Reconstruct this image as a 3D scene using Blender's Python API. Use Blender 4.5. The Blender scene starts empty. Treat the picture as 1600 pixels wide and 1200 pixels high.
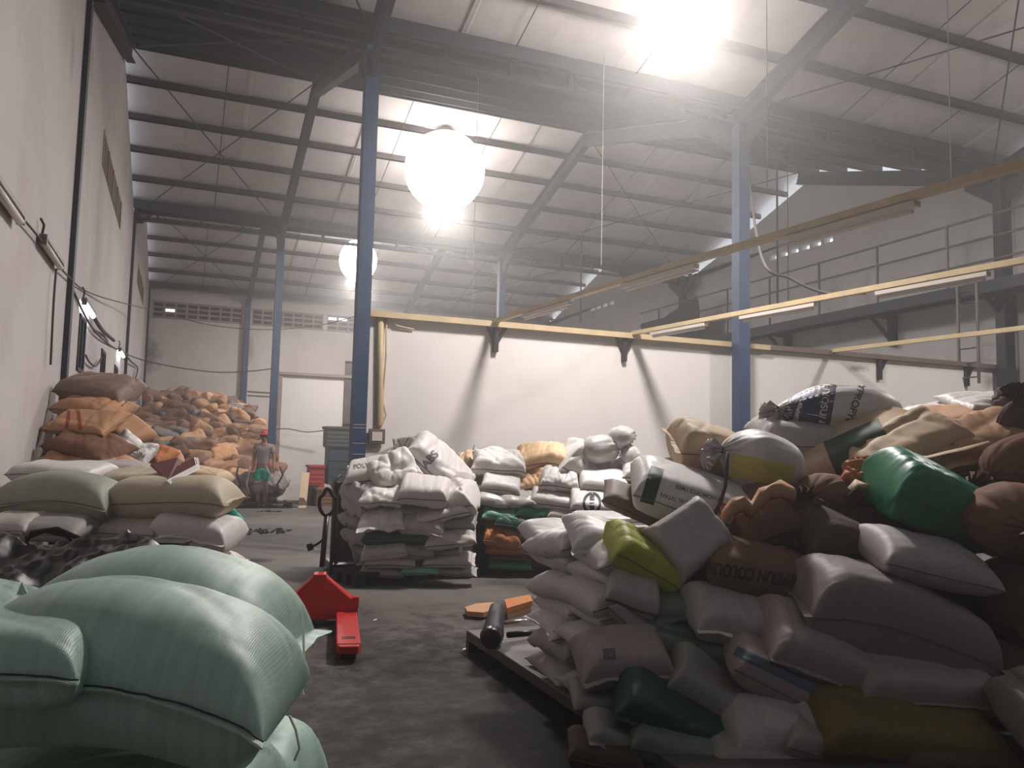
import bpy, bmesh, math, random
import numpy as np
from mathutils import Vector, Matrix, noise
from mathutils.bvhtree import BVHTree
random.seed(7)
S = bpy.context.scene
COL = S.collection
R = math.radians

# ---------------------------------------------------------------- camera, world, lights, exposure
CF, YAW, PITCH, ROLL, CH = 1269.0, .3861, .0839, .0230, 1.35
_f = Vector((math.sin(YAW)*math.cos(PITCH), math.cos(YAW)*math.cos(PITCH), math.sin(PITCH)))
_r = Vector((math.cos(YAW), -math.sin(YAW), 0)); _u = _r.cross(_f)
_r2 = _r*math.cos(ROLL)+_u*math.sin(ROLL); _u2 = -_r*math.sin(ROLL)+_u*math.cos(ROLL)
EYE = Vector((0, 0, CH))
cd = bpy.data.cameras.new('camera'); cam = bpy.data.objects.new('camera', cd); COL.objects.link(cam)
cam.matrix_world = Matrix(((_r2.x, _u2.x, -_f.x, 0), (_r2.y, _u2.y, -_f.y, 0), (_r2.z, _u2.z, -_f.z, CH), (0, 0, 0, 1)))
cd.sensor_width = 36; cd.lens = CF/1600*36; cd.clip_start = .05; cd.clip_end = 200
S.camera = cam

W = bpy.data.worlds.new('overcast_sky'); S.world = W; W.use_nodes = True
bg = W.node_tree.nodes['Background']; bg.inputs[0].default_value = (.80, .90, 1, 1); bg.inputs[1].default_value = 2.2
S.view_settings.view_transform = 'Standard'; S.view_settings.look = 'None'
S.view_settings.gamma = 1; S.view_settings.use_curve_mapping = False
S.view_settings.exposure = 0.0
LAMP_E = (34.0, 13.0, 15.0)
DOWN_W = (520.0, 560.0, 560.0)        # light thrown downwards by each lamp's open mouth, watts          # radiance of the three lamps' glare-sized globes
TUBE_E = 24.0

def ray(px, py): return _f+_r2*((px-800)/CF)+_u2*((600-py)/CF)
def PZ(px, py, zc): return EYE+ray(px, py)*zc                      # at depth zc along the view axis
def PD(px, py, D): d = ray(px, py); return EYE+d*(D/d.y)            # on the plane Y = D
def PX(px, py, X): d = ray(px, py); return EYE+d*(X/d.x)            # on the plane X
def PH(px, py, Z): d = ray(px, py); return EYE+d*((Z-CH)/d.z)       # on the plane Z

# ---------------------------------------------------------------- helpers
def tag(o, label=None, cat=None, group=None, kind=None):
    if label: o['label'] = label
    if cat: o['category'] = cat
    if group: o['group'] = group
    if kind: o['kind'] = kind
    return o
def empty(name, loc=(0, 0, 0), parent=None):
    o = bpy.data.objects.new(name, None); COL.objects.link(o); o.location = loc; o.parent = parent
    o.empty_display_size = .1
    return o
def put(name, me, mat=None, parent=None, loc=None):
    if mat and not me.materials: me.materials.append(mat)
    o = bpy.data.objects.new(name, me); COL.objects.link(o); o.parent = parent
    if loc is not None: o.location = loc
    return o
class MB:
    def __init__(s): s.v = []; s.f = []
    def add(s, vs, fs):
        n = len(s.v); s.v += [tuple(v) for v in vs]; s.f += [tuple(i+n for i in f) for f in fs]; return s
    def box(s, x0, x1, y0, y1, z0, z1):
        return s.add([(x0,y0,z0),(x1,y0,z0),(x1,y1,z0),(x0,y1,z0),(x0,y0,z1),(x1,y0,z1),(x1,y1,z1),(x0,y1,z1)],
                     [(3,2,1,0),(4,5,6,7),(0,1,5,4),(1,2,6,5),(2,3,7,6),(3,0,4,7)])
    def bar(s, a, b, w, h, up=(0, 0, 1)):
        a = Vector(a); b = Vector(b); d = (b-a).normalized(); u = Vector(up)
        if abs(d.dot(u)) > .98: u = Vector((0, 1, 0))
        x = d.cross(u).normalized(); y = x.cross(d)
        vs = [p+x*(w/2*i)+y*(h/2*j) for p in (a, b) for i, j in ((-1,-1),(1,-1),(1,1),(-1,1))]
        return s.add(vs, [(0,1,2,3),(7,6,5,4),(0,4,5,1),(1,5,6,2),(2,6,7,3),(3,7,4,0)])
    def tube(s, pts, r, n=8, cap=True):
        pts = [Vector(p) for p in pts]; rs = r if isinstance(r, (list, tuple)) else [r]*len(pts)
        t0 = (pts[1]-pts[0]).normalized(); u = t0.orthogonal().normalized(); rings = []
        for i, p in enumerate(pts):
            t = (pts[min(i+1, len(pts)-1)]-pts[max(i-1, 0)]).normalized()
            u = (u-t*u.dot(t)).normalized(); v = t.cross(u)
            rings.append([p+(u*math.cos(2*math.pi*k/n)+v*math.sin(2*math.pi*k/n))*rs[i] for k in range(n)])
        vs = [q for rg in rings for q in rg]; fs = []
        for i in range(len(pts)-1):
            for k in range(n):
                a = i*n+k; b = i*n+(k+1) % n; fs.append((a, b, b+n, a+n))
        if cap: fs.append(tuple(range(n-1, -1, -1))); fs.append(tuple(len(vs)-n+k for k in range(n)))
        return s.add(vs, fs)
    def lathe(s, prof, c=(0, 0, 0), n=24):
        c = Vector(c); vs = []; fs = []
        for r, z in prof: vs += [c+Vector((r*math.cos(2*math.pi*k/n), r*math.sin(2*math.pi*k/n), z)) for k in range(n)]
        for i in range(len(prof)-1):
            for k in range(n):
                a = i*n+k; b = i*n+(k+1) % n; fs.append((a, b, b+n, a+n))
        return s.add(vs, fs)
    def prism(s, poly, d):
        """poly: list of 3-D points (planar), extruded by vector d"""
        n = len(poly); d = Vector(d); vs = [Vector(p) for p in poly]; vs += [p+d for p in vs]
        return s.add(vs, [tuple(range(n-1, -1, -1)), tuple(range(n, 2*n))]+[(i, (i+1) % n, (i+1) % n+n, i+n) for i in range(n)])
    def mesh(s, name='m', mat=None, smooth=False):
        me = bpy.data.meshes.new(name); me.from_pydata(s.v, [], s.f)
        bm = bmesh.new(); bm.from_mesh(me); bmesh.ops.recalc_face_normals(bm, faces=bm.faces); bm.to_mesh(me); bm.free()
        if smooth: me.polygons.foreach_set('use_smooth', [True]*len(me.polygons))
        if mat: me.materials.append(mat)
        return me
    def build(s, name, mat, parent=None, smooth=False, bevel=0, loc=None):
        o = put(name, s.mesh(name, mat, smooth), None, parent, loc)
        if bevel:
            b = o.modifiers.new('b', 'BEVEL'); b.width = bevel; b.segments = 2; b.limit_method = 'ANGLE'
        return o

# ---------------------------------------------------------------- materials
def lin(c): return tuple(((x/255)/12.92 if x/255 < .04045 else ((x/255+.055)/1.055)**2.4) for x in c)
MATS = {}
def mat(name, col, rough=.7, metal=0, var=.12, scale=3., bump=0., bscale=30., stain=None, stain_amt=.5, stain_scale=1.,
        emit=0., weave=False, streak=0., spec=.4, spots=(), alpha=1, trans=0, sheen=0, orand=0.):
    if name in MATS: return MATS[name]
    m = bpy.data.materials.new(name); m.use_nodes = True; nt = m.node_tree; N = nt.nodes; L = nt.links
    b = N['Principled BSDF']; c = lin(col); tc = N.new('ShaderNodeTexCoord')
    b.inputs['Roughness'].default_value = rough; b.inputs['Metallic'].default_value = metal
    b.inputs['Specular IOR Level'].default_value = spec
    if trans: b.inputs['Transmission Weight'].default_value = trans
    if alpha < 1: b.inputs['Alpha'].default_value = alpha
    if sheen: b.inputs['Sheen Weight'].default_value = sheen
    co = tc.outputs['Object']
    def noise_(sc, det=4, src=co, rgh=.6):
        n = N.new('ShaderNodeTexNoise'); n.inputs['Scale'].default_value = sc; n.inputs['Detail'].default_value = det
        n.inputs['Roughness'].default_value = rgh; L.new(src, n.inputs['Vector']); return n.outputs['Fac']
    def ramp(fac, a, bb, ca, cb):
        r = N.new('ShaderNodeValToRGB'); r.color_ramp.elements[0].position = a; r.color_ramp.elements[1].position = bb
        r.color_ramp.elements[0].color = (*ca, 1); r.color_ramp.elements[1].color = (*cb, 1); L.new(fac, r.inputs[0]); return r.outputs[0]
    def mix(fac, A, B, mode='MIX'):
        x = N.new('ShaderNodeMix'); x.data_type = 'RGBA'; x.blend_type = mode
        if hasattr(fac, 'links'): L.new(fac, x.inputs[0])
        else: x.inputs[0].default_value = fac
        for v, k in ((A, 6), (B, 7)):
            if hasattr(v, 'links'): L.new(v, x.inputs[k])
            else: x.inputs[k].default_value = (*v, 1)
        return x.outputs[2]
    lo = tuple(x*(1-var) for x in c); hi = tuple(min(1, x*(1+var)) for x in c)
    cur = ramp(noise_(scale), .3, .7, lo, hi)
    if streak:
        mp = N.new('ShaderNodeMapping'); mp.inputs['Scale'].default_value = (60, 3, 3); L.new(co, mp.inputs[0])
        st = ramp(noise_(1., 3, mp.outputs[0]), .35, .7, (1-streak,)*3, (1+streak,)*3)
        cur = mix(1., cur, st, 'MULTIPLY')
    if stain:
        f = ramp(noise_(stain_scale, 6, rgh=.7), .48, .72, (0, 0, 0), (stain_amt,)*3); cur = mix(f, cur, lin(stain))
    for (p, rad, amt, scol) in spots:           # local stains and painted shade: world-space centre, radius
        vm = N.new('ShaderNodeVectorMath'); vm.operation = 'SUBTRACT'; L.new(tc.outputs['Object'], vm.inputs[0]); vm.inputs[1].default_value = p
        vs_ = N.new('ShaderNodeVectorMath'); vs_.operation = 'DIVIDE'; L.new(vm.outputs[0], vs_.inputs[0]); vs_.inputs[1].default_value = rad
        ln = N.new('ShaderNodeVectorMath'); ln.operation = 'LENGTH'; L.new(vs_.outputs[0], ln.inputs[0])
        ad = N.new('ShaderNodeMath'); ad.operation = 'MULTIPLY_ADD'; L.new(noise_(5., 6, rgh=.75), ad.inputs[0]); ad.inputs[1].default_value = 1.0; L.new(ln.outputs['Value'], ad.inputs[2])
        f = ramp(ad.outputs[0], .6, 1.4, (amt,)*3, (0, 0, 0)); cur = mix(f, cur, lin(scol))
    if orand:
        oi = N.new('ShaderNodeObjectInfo'); f = ramp(oi.outputs['Random'], 0, 1, (1-orand,)*3, (1+orand*.6,)*3); cur = mix(1., cur, f, 'MULTIPLY')
    L.new(cur, b.inputs['Base Color'])
    if emit:
        b.inputs['Emission Color'].default_value = (*c, 1); b.inputs['Emission Strength'].default_value = emit
    if bump or weave:
        bp = N.new('ShaderNodeBump'); bp.inputs['Distance'].default_value = .006
        if weave:
            wx = N.new('ShaderNodeTexWave'); wx.inputs['Scale'].default_value = 75; wx.bands_direction = 'X'; L.new(co, wx.inputs[0])
            wy = N.new('ShaderNodeTexWave'); wy.inputs['Scale'].default_value = 75; wy.bands_direction = 'Y'; L.new(co, wy.inputs[0])
            mx = N.new('ShaderNodeMath'); mx.operation = 'MULTIPLY'; L.new(wx.outputs['Fac'], mx.inputs[0]); L.new(wy.outputs['Fac'], mx.inputs[1])
            b2 = N.new('ShaderNodeBump'); b2.inputs['Distance'].default_value = .002; b2.inputs['Strength'].default_value = .25
            L.new(mx.outputs[0], b2.inputs['Height']); L.new(b2.outputs[0], bp.inputs['Normal'])
        bp.inputs['Strength'].default_value = bump; L.new(noise_(bscale, 5), bp.inputs['Height']); L.new(bp.outputs[0], b.inputs['Normal'])
    MATS[name] = m
    return m

WARM = (176, 164, 158)
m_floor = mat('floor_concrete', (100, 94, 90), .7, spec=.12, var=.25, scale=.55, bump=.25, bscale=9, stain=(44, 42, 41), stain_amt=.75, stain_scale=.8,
              spots=[((2.2, 2.6, 0), (7.0, 7.6, 3), .95, (32, 30, 29)), ((3.0, 4.4, 0), (6.0, 5.2, 3), .95, (30, 28, 27)), ((.9, 10.2, 0), (.5, .5, 1), .9, (22, 20, 20))])  # broad spots paint the shade around the near piles into the concrete
m_wall = mat('plaster_white', (214, 208, 204), .85, var=.04, scale=.6, bump=.25, bscale=6, stain=(190, 176, 168), stain_amt=.25, stain_scale=1.1,
             spots=[((8.45, 10.8, 2.9), (.35, .5, .22), .8, (120, 108, 102)), ((10.9, 10.8, 2.95), (.6, .5, .18), .8, (118, 106, 100)),
                    ((14.1, 10.8, 2.9), (.6, .5, .35), .6, (120, 110, 105))])
m_wleft = mat('plaster_left', (186, 178, 176), .9, var=.07, scale=.5, bump=.4, bscale=5, stain=(150, 136, 132), stain_amt=.4, stain_scale=.7,
              spots=[((-1.3, 9.8, 5.6), (.5, .35, .8), .35, (105, 95, 92)), ((-1.3, 11.5, 6.2), (.4, .5, .9), .3, (100, 92, 90))])
m_wback = mat('plaster_back', (200, 190, 186), .9, var=.07, scale=.5, bump=.4, bscale=5, stain=(165, 150, 145), stain_amt=.35, stain_scale=.8,
              spots=[((-1.2, 32., 4.6), (1.1, 1, 1.5), .8, (88, 78, 76)), ((2.3, 32., 5), (.35, 1, 1.2), .5, (100, 90, 86))])
m_wright = mat('blockwork_right', (190, 186, 185), .95, var=.1, scale=.8, bump=.7, bscale=5, stain=(125, 118, 116), stain_amt=.5, stain_scale=.8)
m_dark = mat('dark_painted_steel', (42, 38, 42), .6, var=.25, scale=4, spec=.3)
m_purlin = mat('purlin_steel', (48, 38, 38), .65, var=.3, scale=4)
m_navy = mat('navy_beam_steel', (28, 33, 44), .55, var=.3, scale=3)
m_blue = mat('blue_column_paint', (40, 62, 92), .5, var=.18, scale=3, stain=(40, 48, 66), stain_amt=.6, stain_scale=2)
m_roof = mat('roof_sheet_foil', (196, 189, 187), .6, var=.08, scale=1.2, stain=(160, 152, 148), stain_amt=.35, stain_scale=1.5)
m_cream = mat('cream_trunking', (186, 164, 128), .55, var=.12, scale=5)
m_tubeoff = mat('tube_unlit', (196, 186, 176), .4, var=.05)
m_vent = mat('vent_brown', (150, 130, 122), .85, var=.2)
m_hole = mat('vent_dark', (60, 52, 50), .9)
m_lamp = mat('lamp_glow', (255, 248, 243), .4, emit=LAMP_E[1], var=0)
m_lamp1 = mat('lamp_glow_near', (255, 248, 243), .4, emit=LAMP_E[0], var=0)
m_lit = mat('tube_lit', (235, 240, 255), .4, emit=TUBE_E, var=0)
m_black = mat('black_gloss', (14, 13, 14), .35, var=.1)
m_rubber = mat('rubber', (24, 22, 22), .7)
m_cable = mat('cable_grey', (60, 54, 54), .7)
m_wire = mat('wire_light', (140, 132, 128), .6)
m_red = mat('red_paint', (188, 34, 30), .45, var=.1, scale=6)
m_wood = mat('pallet_wood', (84, 72, 64), .8, var=.3, scale=8)
m_steel = mat('steel_grey', (96, 90, 90), .45, metal=.4, var=.2)
m_chrome = mat('chrome', (200, 196, 192), .25, metal=.9, var=.03)

# ---------------------------------------------------------------- room
XL, XR = -1.31, 14.6
YN, D1, D2, D3 = -7.0, 10.7, 21.4, 32.1
ZV, ZR = 7.12, 8.76                 # valleys and ridges of the three-span roof
BAY = (2.16, 8.22, 14.28)
def roofz(y):
    t = (y % 10.7)/10.7; return ZV+(ZR-ZV)*(1-abs(2*t-1))
tag(MB().box(XL-.3, XR+.3, YN, D3+.3, -.2, 0).build('floor', m_floor), 'grey-brown stained concrete warehouse floor with painted-in shade', kind='structure')

def wall_grid(mb, axis, c0, c1, u0, u1, z0, z1, holes):
    us = sorted({u0, u1, *[h[0] for h in holes], *[h[1] for h in holes]}); zs = sorted({z0, z1, *[h[2] for h in holes], *[h[3] for h in holes]})
    for a, b in zip(us, us[1:]):
        for c, d in zip(zs, zs[1:]):
            mu, mz = (a+b)/2, (c+d)/2
            if any(h[0] < mu < h[1] and h[2] < mz < h[3] for h in holes): continue
            if axis == 'x': mb.box(c0, c1, a, b, c, d)
            else: mb.box(a, b, c0, c1, c, d)
GAP = .2
def gable(mb, x0, x1, zb, gap):
    ys = []; y = -5.35
    pts = [(YN, roofz(YN)-gap)]
    for yy in (-5.35, 0, 5.35, 10.7, 16.05, 21.4, 26.75, 32.1): pts.append((yy, roofz(yy)-gap))
    for (a, za), (b, zb2) in zip(pts, pts[1:]):
        mb.prism([(x0, a, zb), (x0, b, zb), (x0, b, zb2), (x0, a, za)], (x1-x0, 0, 0))
# left wall with louvred openings
lv = [(13.5, 17.5, 5.55, 6.1), (24.3, 28.2, 5.75, 6.3)]
slots = [(12.0, 12.75, 2.3, 3.05), (15.3, 16.1, 2.3, 2.95), (18.3, 19.2, 2.2, 2.95)]
w = MB(); wall_grid(w, 'x', XL-.2, XL, YN, D3, 0, 6.6, lv+slots); gable(w, XL, XL-.2, 6.6, GAP)
wl = tag(w.build('wall_left', m_wleft), 'tall stained white plaster wall with dark steel posts', kind='structure')
# right gable wall: real openings let daylight through
rv = [(15.2+.4*k, 15.2+.4*k+.3, 6.70, 6.84) for k in range(6)]+[(16.15, 16.4, 7.28-.55, 7.28-.45)][:0]+[(26.1+.5*k, 26.1+.5*k+.36, 6.9, 7.03) for k in range(4)]
w = MB(); wall_grid(w, 'x', XR, XR+.2, YN, D3, 0, 7.04, rv)
gable(w, XR, XR+.2, 7.04, .3)
wr = tag(w.build('wall_right', m_wright), 'grey block gable wall behind the catwalk with small vent holes', kind='structure')
# back wall with three breeze-block vents
bv = [(-1.15, 1.95, 5.98, 6.54), (2.32, 4.98, 5.98, 6.54), (5.14, 7.6, 5.98, 6.54)]
w = MB(); wall_grid(w, 'y', D3, D3+.2, XL-.2, XR+.2, 0, roofz(D3)-.05, bv)
wb = tag(w.build('wall_back', m_wback), 'far white plaster wall with block vents under the eaves', kind='structure')
w = MB(); w.box(XL-.2, XR+.2, YN-.2, YN, 0, 9); tag(w.build('wall_front', mat('dark_wall', (60, 54, 52), .9)), 'plain plaster wall behind the viewer', kind='structure')
for bi, (a, b, c, d) in enumerate(bv):
    vr = empty('block_vent', ((a+b)/2, D3, c)); tag(vr, ['brown breeze-block vent nearest the left wall, one cell glowing', 'brown breeze-block vent between the two blue posts', 'brown breeze-block vent beside the tall blue column'][bi], 'vent')
    f = MB(); f.box(a-.04, b+.04, D3-.03, D3+.08, c-.04, c); f.box(a-.04, b+.04, D3-.03, D3+.08, d, d+.04)
    fr = f.build('frame', m_vent, vr); fr.matrix_parent_inverse = Matrix.Translation(-vr.location)
    nx = max(3, round((b-a)/.38)); g = (b-a)/nx; gh = (d-c)/3
    bkp = MB(); lit = {0: [(1, 1)], 1: [], 2: [(0, 2), (1, 2)]}[bi]
    for i in range(nx):
        for j in range(3):
            if (i, j) not in lit: bkp.box(a+i*g, a+(i+1)*g, D3+.10, D3+.13, c+j*gh, c+(j+1)*gh)
            fm = MB(); x0 = a+i*g; z0 = c+j*gh; t = .035
            fm.box(x0, x0+g, D3-.01, D3+.09, z0, z0+t); fm.box(x0, x0+g, D3-.01, D3+.09, z0+gh-t, z0+gh)
            fm.box(x0, x0+t, D3-.01, D3+.09, z0+t, z0+gh-t); fm.box(x0+g-t, x0+g, D3-.01, D3+.09, z0+t, z0+gh-t)
            fo = fm.build('vent_block', m_vent, vr); fo.matrix_parent_inverse = Matrix.Translation(-vr.location)
    bo = bkp.build('backing', m_hole, vr); bo.matrix_parent_inverse = Matrix.Translation(-vr.location)
for vi, (a, b, c, d) in enumerate(lv):
    vr = empty('louvre_vent', (XL, (a+b)/2, c)); tag(vr, ['long dark louvred vent high on the left wall, nearer one', 'long dark louvred vent high on the left wall, farther one'][vi], 'vent')
    bk = MB().box(XL-.12, XL-.10, a, b, c, d).build('backing', m_hole, vr); bk.matrix_parent_inverse = Matrix.Translation(-vr.location)
    for k in range(9):
        z = c+(k+.5)*(d-c)/9; s_ = MB().bar((XL-.04, a, z), (XL-.04, b, z), .07, .012, (.5, 0, 1)).build('slat', m_vent, vr); s_.matrix_parent_inverse = Matrix.Translation(-vr.location)
    for k in range(5):
        y = a+k*(b-a)/4; s_ = MB().box(XL-.09, XL+.01, y-.03, y+.03, c, d).build('mullion', m_vent, vr); s_.matrix_parent_inverse = Matrix.Translation(-vr.location)
for k, (a, b, c, d) in enumerate(slots):
    f = MB().box(XL-.16, XL-.14, a, b, c, d).build('window_%d' % (k+1), m_black); tag(f, ['narrow dark window under the nearer lit tube', 'narrow dark window between the two lit tubes', 'narrow dark window under the farther lit tube'][k], kind='structure')
    g = MB(); t = .05
    g.box(XL-.14, XL+.02, a, a+t, c, d); g.box(XL-.14, XL+.02, b-t, b, c, d); g.box(XL-.14, XL+.02, a, b, c, c+t); g.box(XL-.14, XL+.02, a, b, d-t, d); g.box(XL-.14, XL+.02, (a+b)/2-.02, (a+b)/2+.02, c, d)
    g.build('window_frame', m_navy, f)

# roof
ceil = empty('ceiling', (0, 0, 0)); tag(ceil, 'three-span metal roof with purlins, rafters and bracing rods', kind='structure')
slopes = []
for k in range(-1, 3):
    y0 = 10.7*k; slopes += [(y0, y0+5.35), (y0+5.35, y0+10.7)]
slopes = slopes[1:]
sw = 1.25; sheets = {}
nS = math.ceil((XR-XL+.5)/sw)
for si, (a, b) in enumerate(slopes):
    za, zb = roofz(a+1e-6), roofz(b-1e-6)
    key = za < zb
    if key not in sheets:
        mb = MB()
        # one foil-backed sheet with two shallow ribs, running from eave to ridge
        prof = [(-.03, 0), (.0, .004), (.02, .010), (.04, 0), (.5, .0), (1.03, 0)]
        vs = []; fs = []
        for j, (yy, zz) in enumerate(((0, 0), (5.35, (zb-za)))):
            vs += [(x*sw, yy, zz-h) for x, h in prof]+[(x*sw, yy, zz+.03) for x, h in prof]
        n = len(prof)
        for i in range(n-1):
            fs += [(i, i+1, 2*n+i+1, 2*n+i), (n+i, 3*n+i, 3*n+i+1, n+i+1)]
        fs += [(0, 2*n, 3*n, n), (n-1, 2*n-1, 4*n-1, 3*n-1)]
        mb.add(vs, fs); sheets[key] = mb.mesh('roof_sheet', m_roof)
    for i in range(nS):
        o = put('roof_sheet', sheets[key], None, ceil, (XL-.25+i*sw, a, za+.12+(i % 2)*.034))
# opaque flashing over ridges and valleys
for y in (5.35, 16.05, 26.75): MB().box(XL-.3, XR+.3, y-.25, y+.25, ZR+.14, ZR+.2).build('ridge_cap', m_roof, ceil)
for y in (0, 10.7, 21.4, 32.1): MB().box(XL-.3, XR+.3, y-.22, y+.22, ZV+.05, ZV+.1).build('gutter', m_navy, ceil)
for si, (a, b) in enumerate(slopes):
    for k in range(0, 6):
        if k == 5 and b % 10.7 < 1e-3: continue
        y = a+(b-a)*k/5
        if k == 0 and abs(a % 10.7) < 1e-3: continue
        if k in (0, 5): y += .12 if k == 0 else -.12
        z = roofz(y)
        up = roofz(b-1e-6) > roofz(a+1e-6); dp = .17 if up else .13
        p = MB().box(XL-.2, XR+.25, -.03, .03, -dp, .0)
        p.box(XL-.2, XR+.25, -.03, .05, -dp, -dp+.015)
        p.build('purlin', m_navy if up else m_purlin, ceil, loc=(0, y, z+.1))
for x in (XL+.12, )+BAY:
    for si, (a, b) in enumerate(slopes):
        if x in (XL+.12, 14.28) and roofz(b-1e-6) < roofz(a+1e-6) and a > 10: continue
        r_ = MB()
        za, zb = roofz(a+1e-6)-.12, roofz(b-1e-6)-.12
        for (dz, wd, h) in ((-.0, .15, .02), (-.30, .15, .02), (-.15, .02, .30)):
            r_.bar((x, a, za+dz), (x, b, zb+dz), wd, h)
        r_.build('rafter', m_navy if x > 0 else m_dark, ceil)
# valley beams: two chords with posts, as seen from below
for yv in (0, D1, D2, D3-.1):
    v_ = MB()
    for z in ((ZV-.33, ZV-.03) if yv < 30 else (ZV-.03,)): v_.box(XL, XR, yv-.06, yv+.06, z-.03, z+.03)
    for k in range(16 if yv < 30 else 0): v_.box(XL+.5+k, XL+.55+k, yv-.04, yv+.04, ZV-.3, ZV-.05)
    v_.box(XL, XR, yv+.2, yv+.26, ZV-.12, ZV+.05); v_.box(XL, XR, yv-.26, yv-.2, ZV-.12, ZV+.05)
    v_.build('valley_beam', m_navy, ceil)
# bracing rods and sag rods
xs_ = [XL+.12, 2.16, 8.22, 14.28]
for (a, b) in slopes[2:]:
    for x0, x1 in ((xs_[0], xs_[1]), (xs_[2], xs_[3])):
        for p, q in (((x0, a), (x1, b)), ((x1, a), (x0, b))):
            e = 1e-6 if p[1] == a else -1e-6
            MB().tube([(p[0], p[1], roofz(p[1]+1e-6)-.12), (q[0], q[1], roofz(q[1]-1e-6)-.12)], .014, 6).build('brace_rod', m_purlin, ceil)
    for x in (.5, 4.2, 6.2, 10.2, 12.2) if roofz(a+1e-6) > roofz(b-1e-6) or a < 5 else ():
        MB().tube([(x, a, roofz(a+1e-6)-.0), (x, b, roofz(b-1e-6)-.0)], .010, 5).build('sag_rod', m_purlin, ceil)

# columns (H-sections)
def hcol(x, y, z1, lab, m=m_blue, wx=.18, wy=.19, z0=0, brk=True):
    c = empty('steel_column', (x, y, z0)); tag(c, lab, 'column', kind='structure')
    h = z1-z0
    MB().box(-wx/2, wx/2, -wy/2, -wy/2+.02, 0, h).box(-wx/2, wx/2, wy/2-.02, wy/2, 0, h).box(-.01, .01, -wy/2+.02, wy/2-.02, 0, h).box(-wx/2, -wx/2+.012, -wy/2+.02, wy/2-.02, 0, h).build('shaft', m, c)
    MB().box(-wx/2-.05, wx/2+.05, -wy/2-.05, wy/2+.05, 0, .02).build('base_plate', m_dark, c)
    if brk:
        MB().prism([(-.04, -.13, h-.1), (-.04, -.75, h+.12), (-.04, -.75, h-.0), (-.04, -.13, h-.45)], (.08, 0, 0)).prism([(-.04, .13, h-.1), (-.04, .75, h+.12), (-.04, .75, h-.0), (-.04, .13, h-.45)], (.08, 0, 0)).build('haunch', m_navy, c)
    return c
zt = ZV-.36
c1 = hcol(2.14, 10.55, zt, 'tall blue steel column at the left end of the white partition')
hcol(8.22, 10.55, zt, 'blue steel column standing against the middle of the white partition', wx=.21)
hcol(14.3, 10.55, zt, 'dark blue column beside the ladder at the right wall', m_navy, wx=.26)
hcol(2.14, 21.2, zt, 'slim blue column behind the person in the red cap')
hcol(8.22, 21.2, zt, 'blue column rising behind the partition in the next bay')
hcol(14.3, 21.2, zt, 'dark column with haunch at the far end of the catwalk', m_navy)
hcol(2.14, 31.9, zt+.1, 'thin blue post against the far wall behind the brown heap', m_blue, brk=False)
for k, y in enumerate((D1, D2, D3-.15)):
    o = MB().box(XL, XL+.06, y-.09, y+.09, 0, ZV+(.0 if k < 2 else 0)).build('trim_%d' % (k+1), m_navy); tag(o, ['dark steel post on the left wall by the nearest valley', 'dark steel post on the left wall by the middle valley', 'dark steel post in the far left corner'][k], kind='structure')
# bands painted on the tall column foot (white marks)
for z in (1.62, 1.66, 1.42, 1.28, 1.02): MB().box(-.08, .08, -.100, -.096, z-.006, z+.006).build('paint_mark', m_wire, c1)

# partition 1 and its fittings
PT = 3.15
pw = tag(MB().box(2.25, XR, 10.78, 10.95, 0, PT).build('wall_partition', m_wall), 'bright white plastered partition between the blue columns', kind='structure')
pw2 = tag(MB().box(2.32, XR, 21.45, 21.6, 0, 3.2).build('wall_far_partition', m_wall), 'pale partition panel behind the person, in the second row', kind='structure')
o = MB().box(2.25, 8.9, 10.66, 10.80, PT, PT+.05).box(2.25, 8.9, 10.66, 10.70, PT-.03, PT).build('trim_4', m_cream); tag(o, 'cream angle strip along the top of the partition', kind='structure')
o = MB().box(8.9, XR, 10.68, 10.82, PT-.02, PT+.06).build('trim_5', mat('brown_trim', (104, 86, 78), .7)); tag(o, 'brown beam along the right part of the partition top', kind='structure')
o = MB().box(2.2, 4.2, 21.36, 21.5, 3.2, 3.27).box(2.28, 2.36, 21.4, 21.5, 0, 3.2).build('trim_6', mat('brown_trim2', (150, 132, 122), .7)); tag(o, 'brown frame around the pale far panel', kind='structure')
MB().box(3.95, 4.12, 20.6, 20.8, 1.8, 3.6)
bl = ['steel bracket on the partition under the first trunking', 'steel bracket on the partition under the second trunking', 'steel bracket on the partition right of the middle column', 'steel bracket on the partition below the ladder']
for k, x in enumerate((4.1, 6.2, 11.35, 13.5)):
    b_ = empty('wall_bracket', (x, 10.78, PT)); tag(b_, bl[k], 'bracket')
    MB().box(-.035, .035, -.07, 0, -.38, 0).build('upright', m_dark, b_)
    MB().bar((0, -.03, -.28), (.17, -.03, 0), .04, .04).bar((0, -.03, -.28), (-.14 if k < 2 else .02, -.03, 0), .035, .035).build('brace', m_dark, b_)
    MB().box(-.2, .2, -.09, 0, -.02, .04).build('seat_plate', m_dark, b_)
# vertical conduit with socket at the left end
cb = empty('conduit_run', (2.45, 10.75, 0)); tag(cb, 'cream conduit bundle dropping down the partition edge to a socket', 'conduit')
MB().tube([(-.02, 0, PT), (0, 0, 2.4), (.03, -.01, 1.7), (-.02, 0, 1.62)], .045, 8).tube([(.06, 0, PT-.02), (.07, -.02, 2.6), (.05, 0, 2.0), (.1, -.02, 1.8), (.0, 0, 1.6)], .012, 6).build('conduit', m_cream, cb, smooth=True)
MB().box(-.13, .09, -.05, 0, 1.42, 1.62).build('socket_box', mat('socket_brown', (96, 82, 78), .6), cb, bevel=.008)
MB().box(-.09, .05, -.06, -.05, 1.46, 1.58).build('socket_face', m_tubeoff, cb)
MB().tube([(.04, -.01, PT+.03), (.2, -.02, PT-.12), (.45, 0, PT-.15)], .01, 5).build('stray_cable', m_cream, cb)

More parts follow.
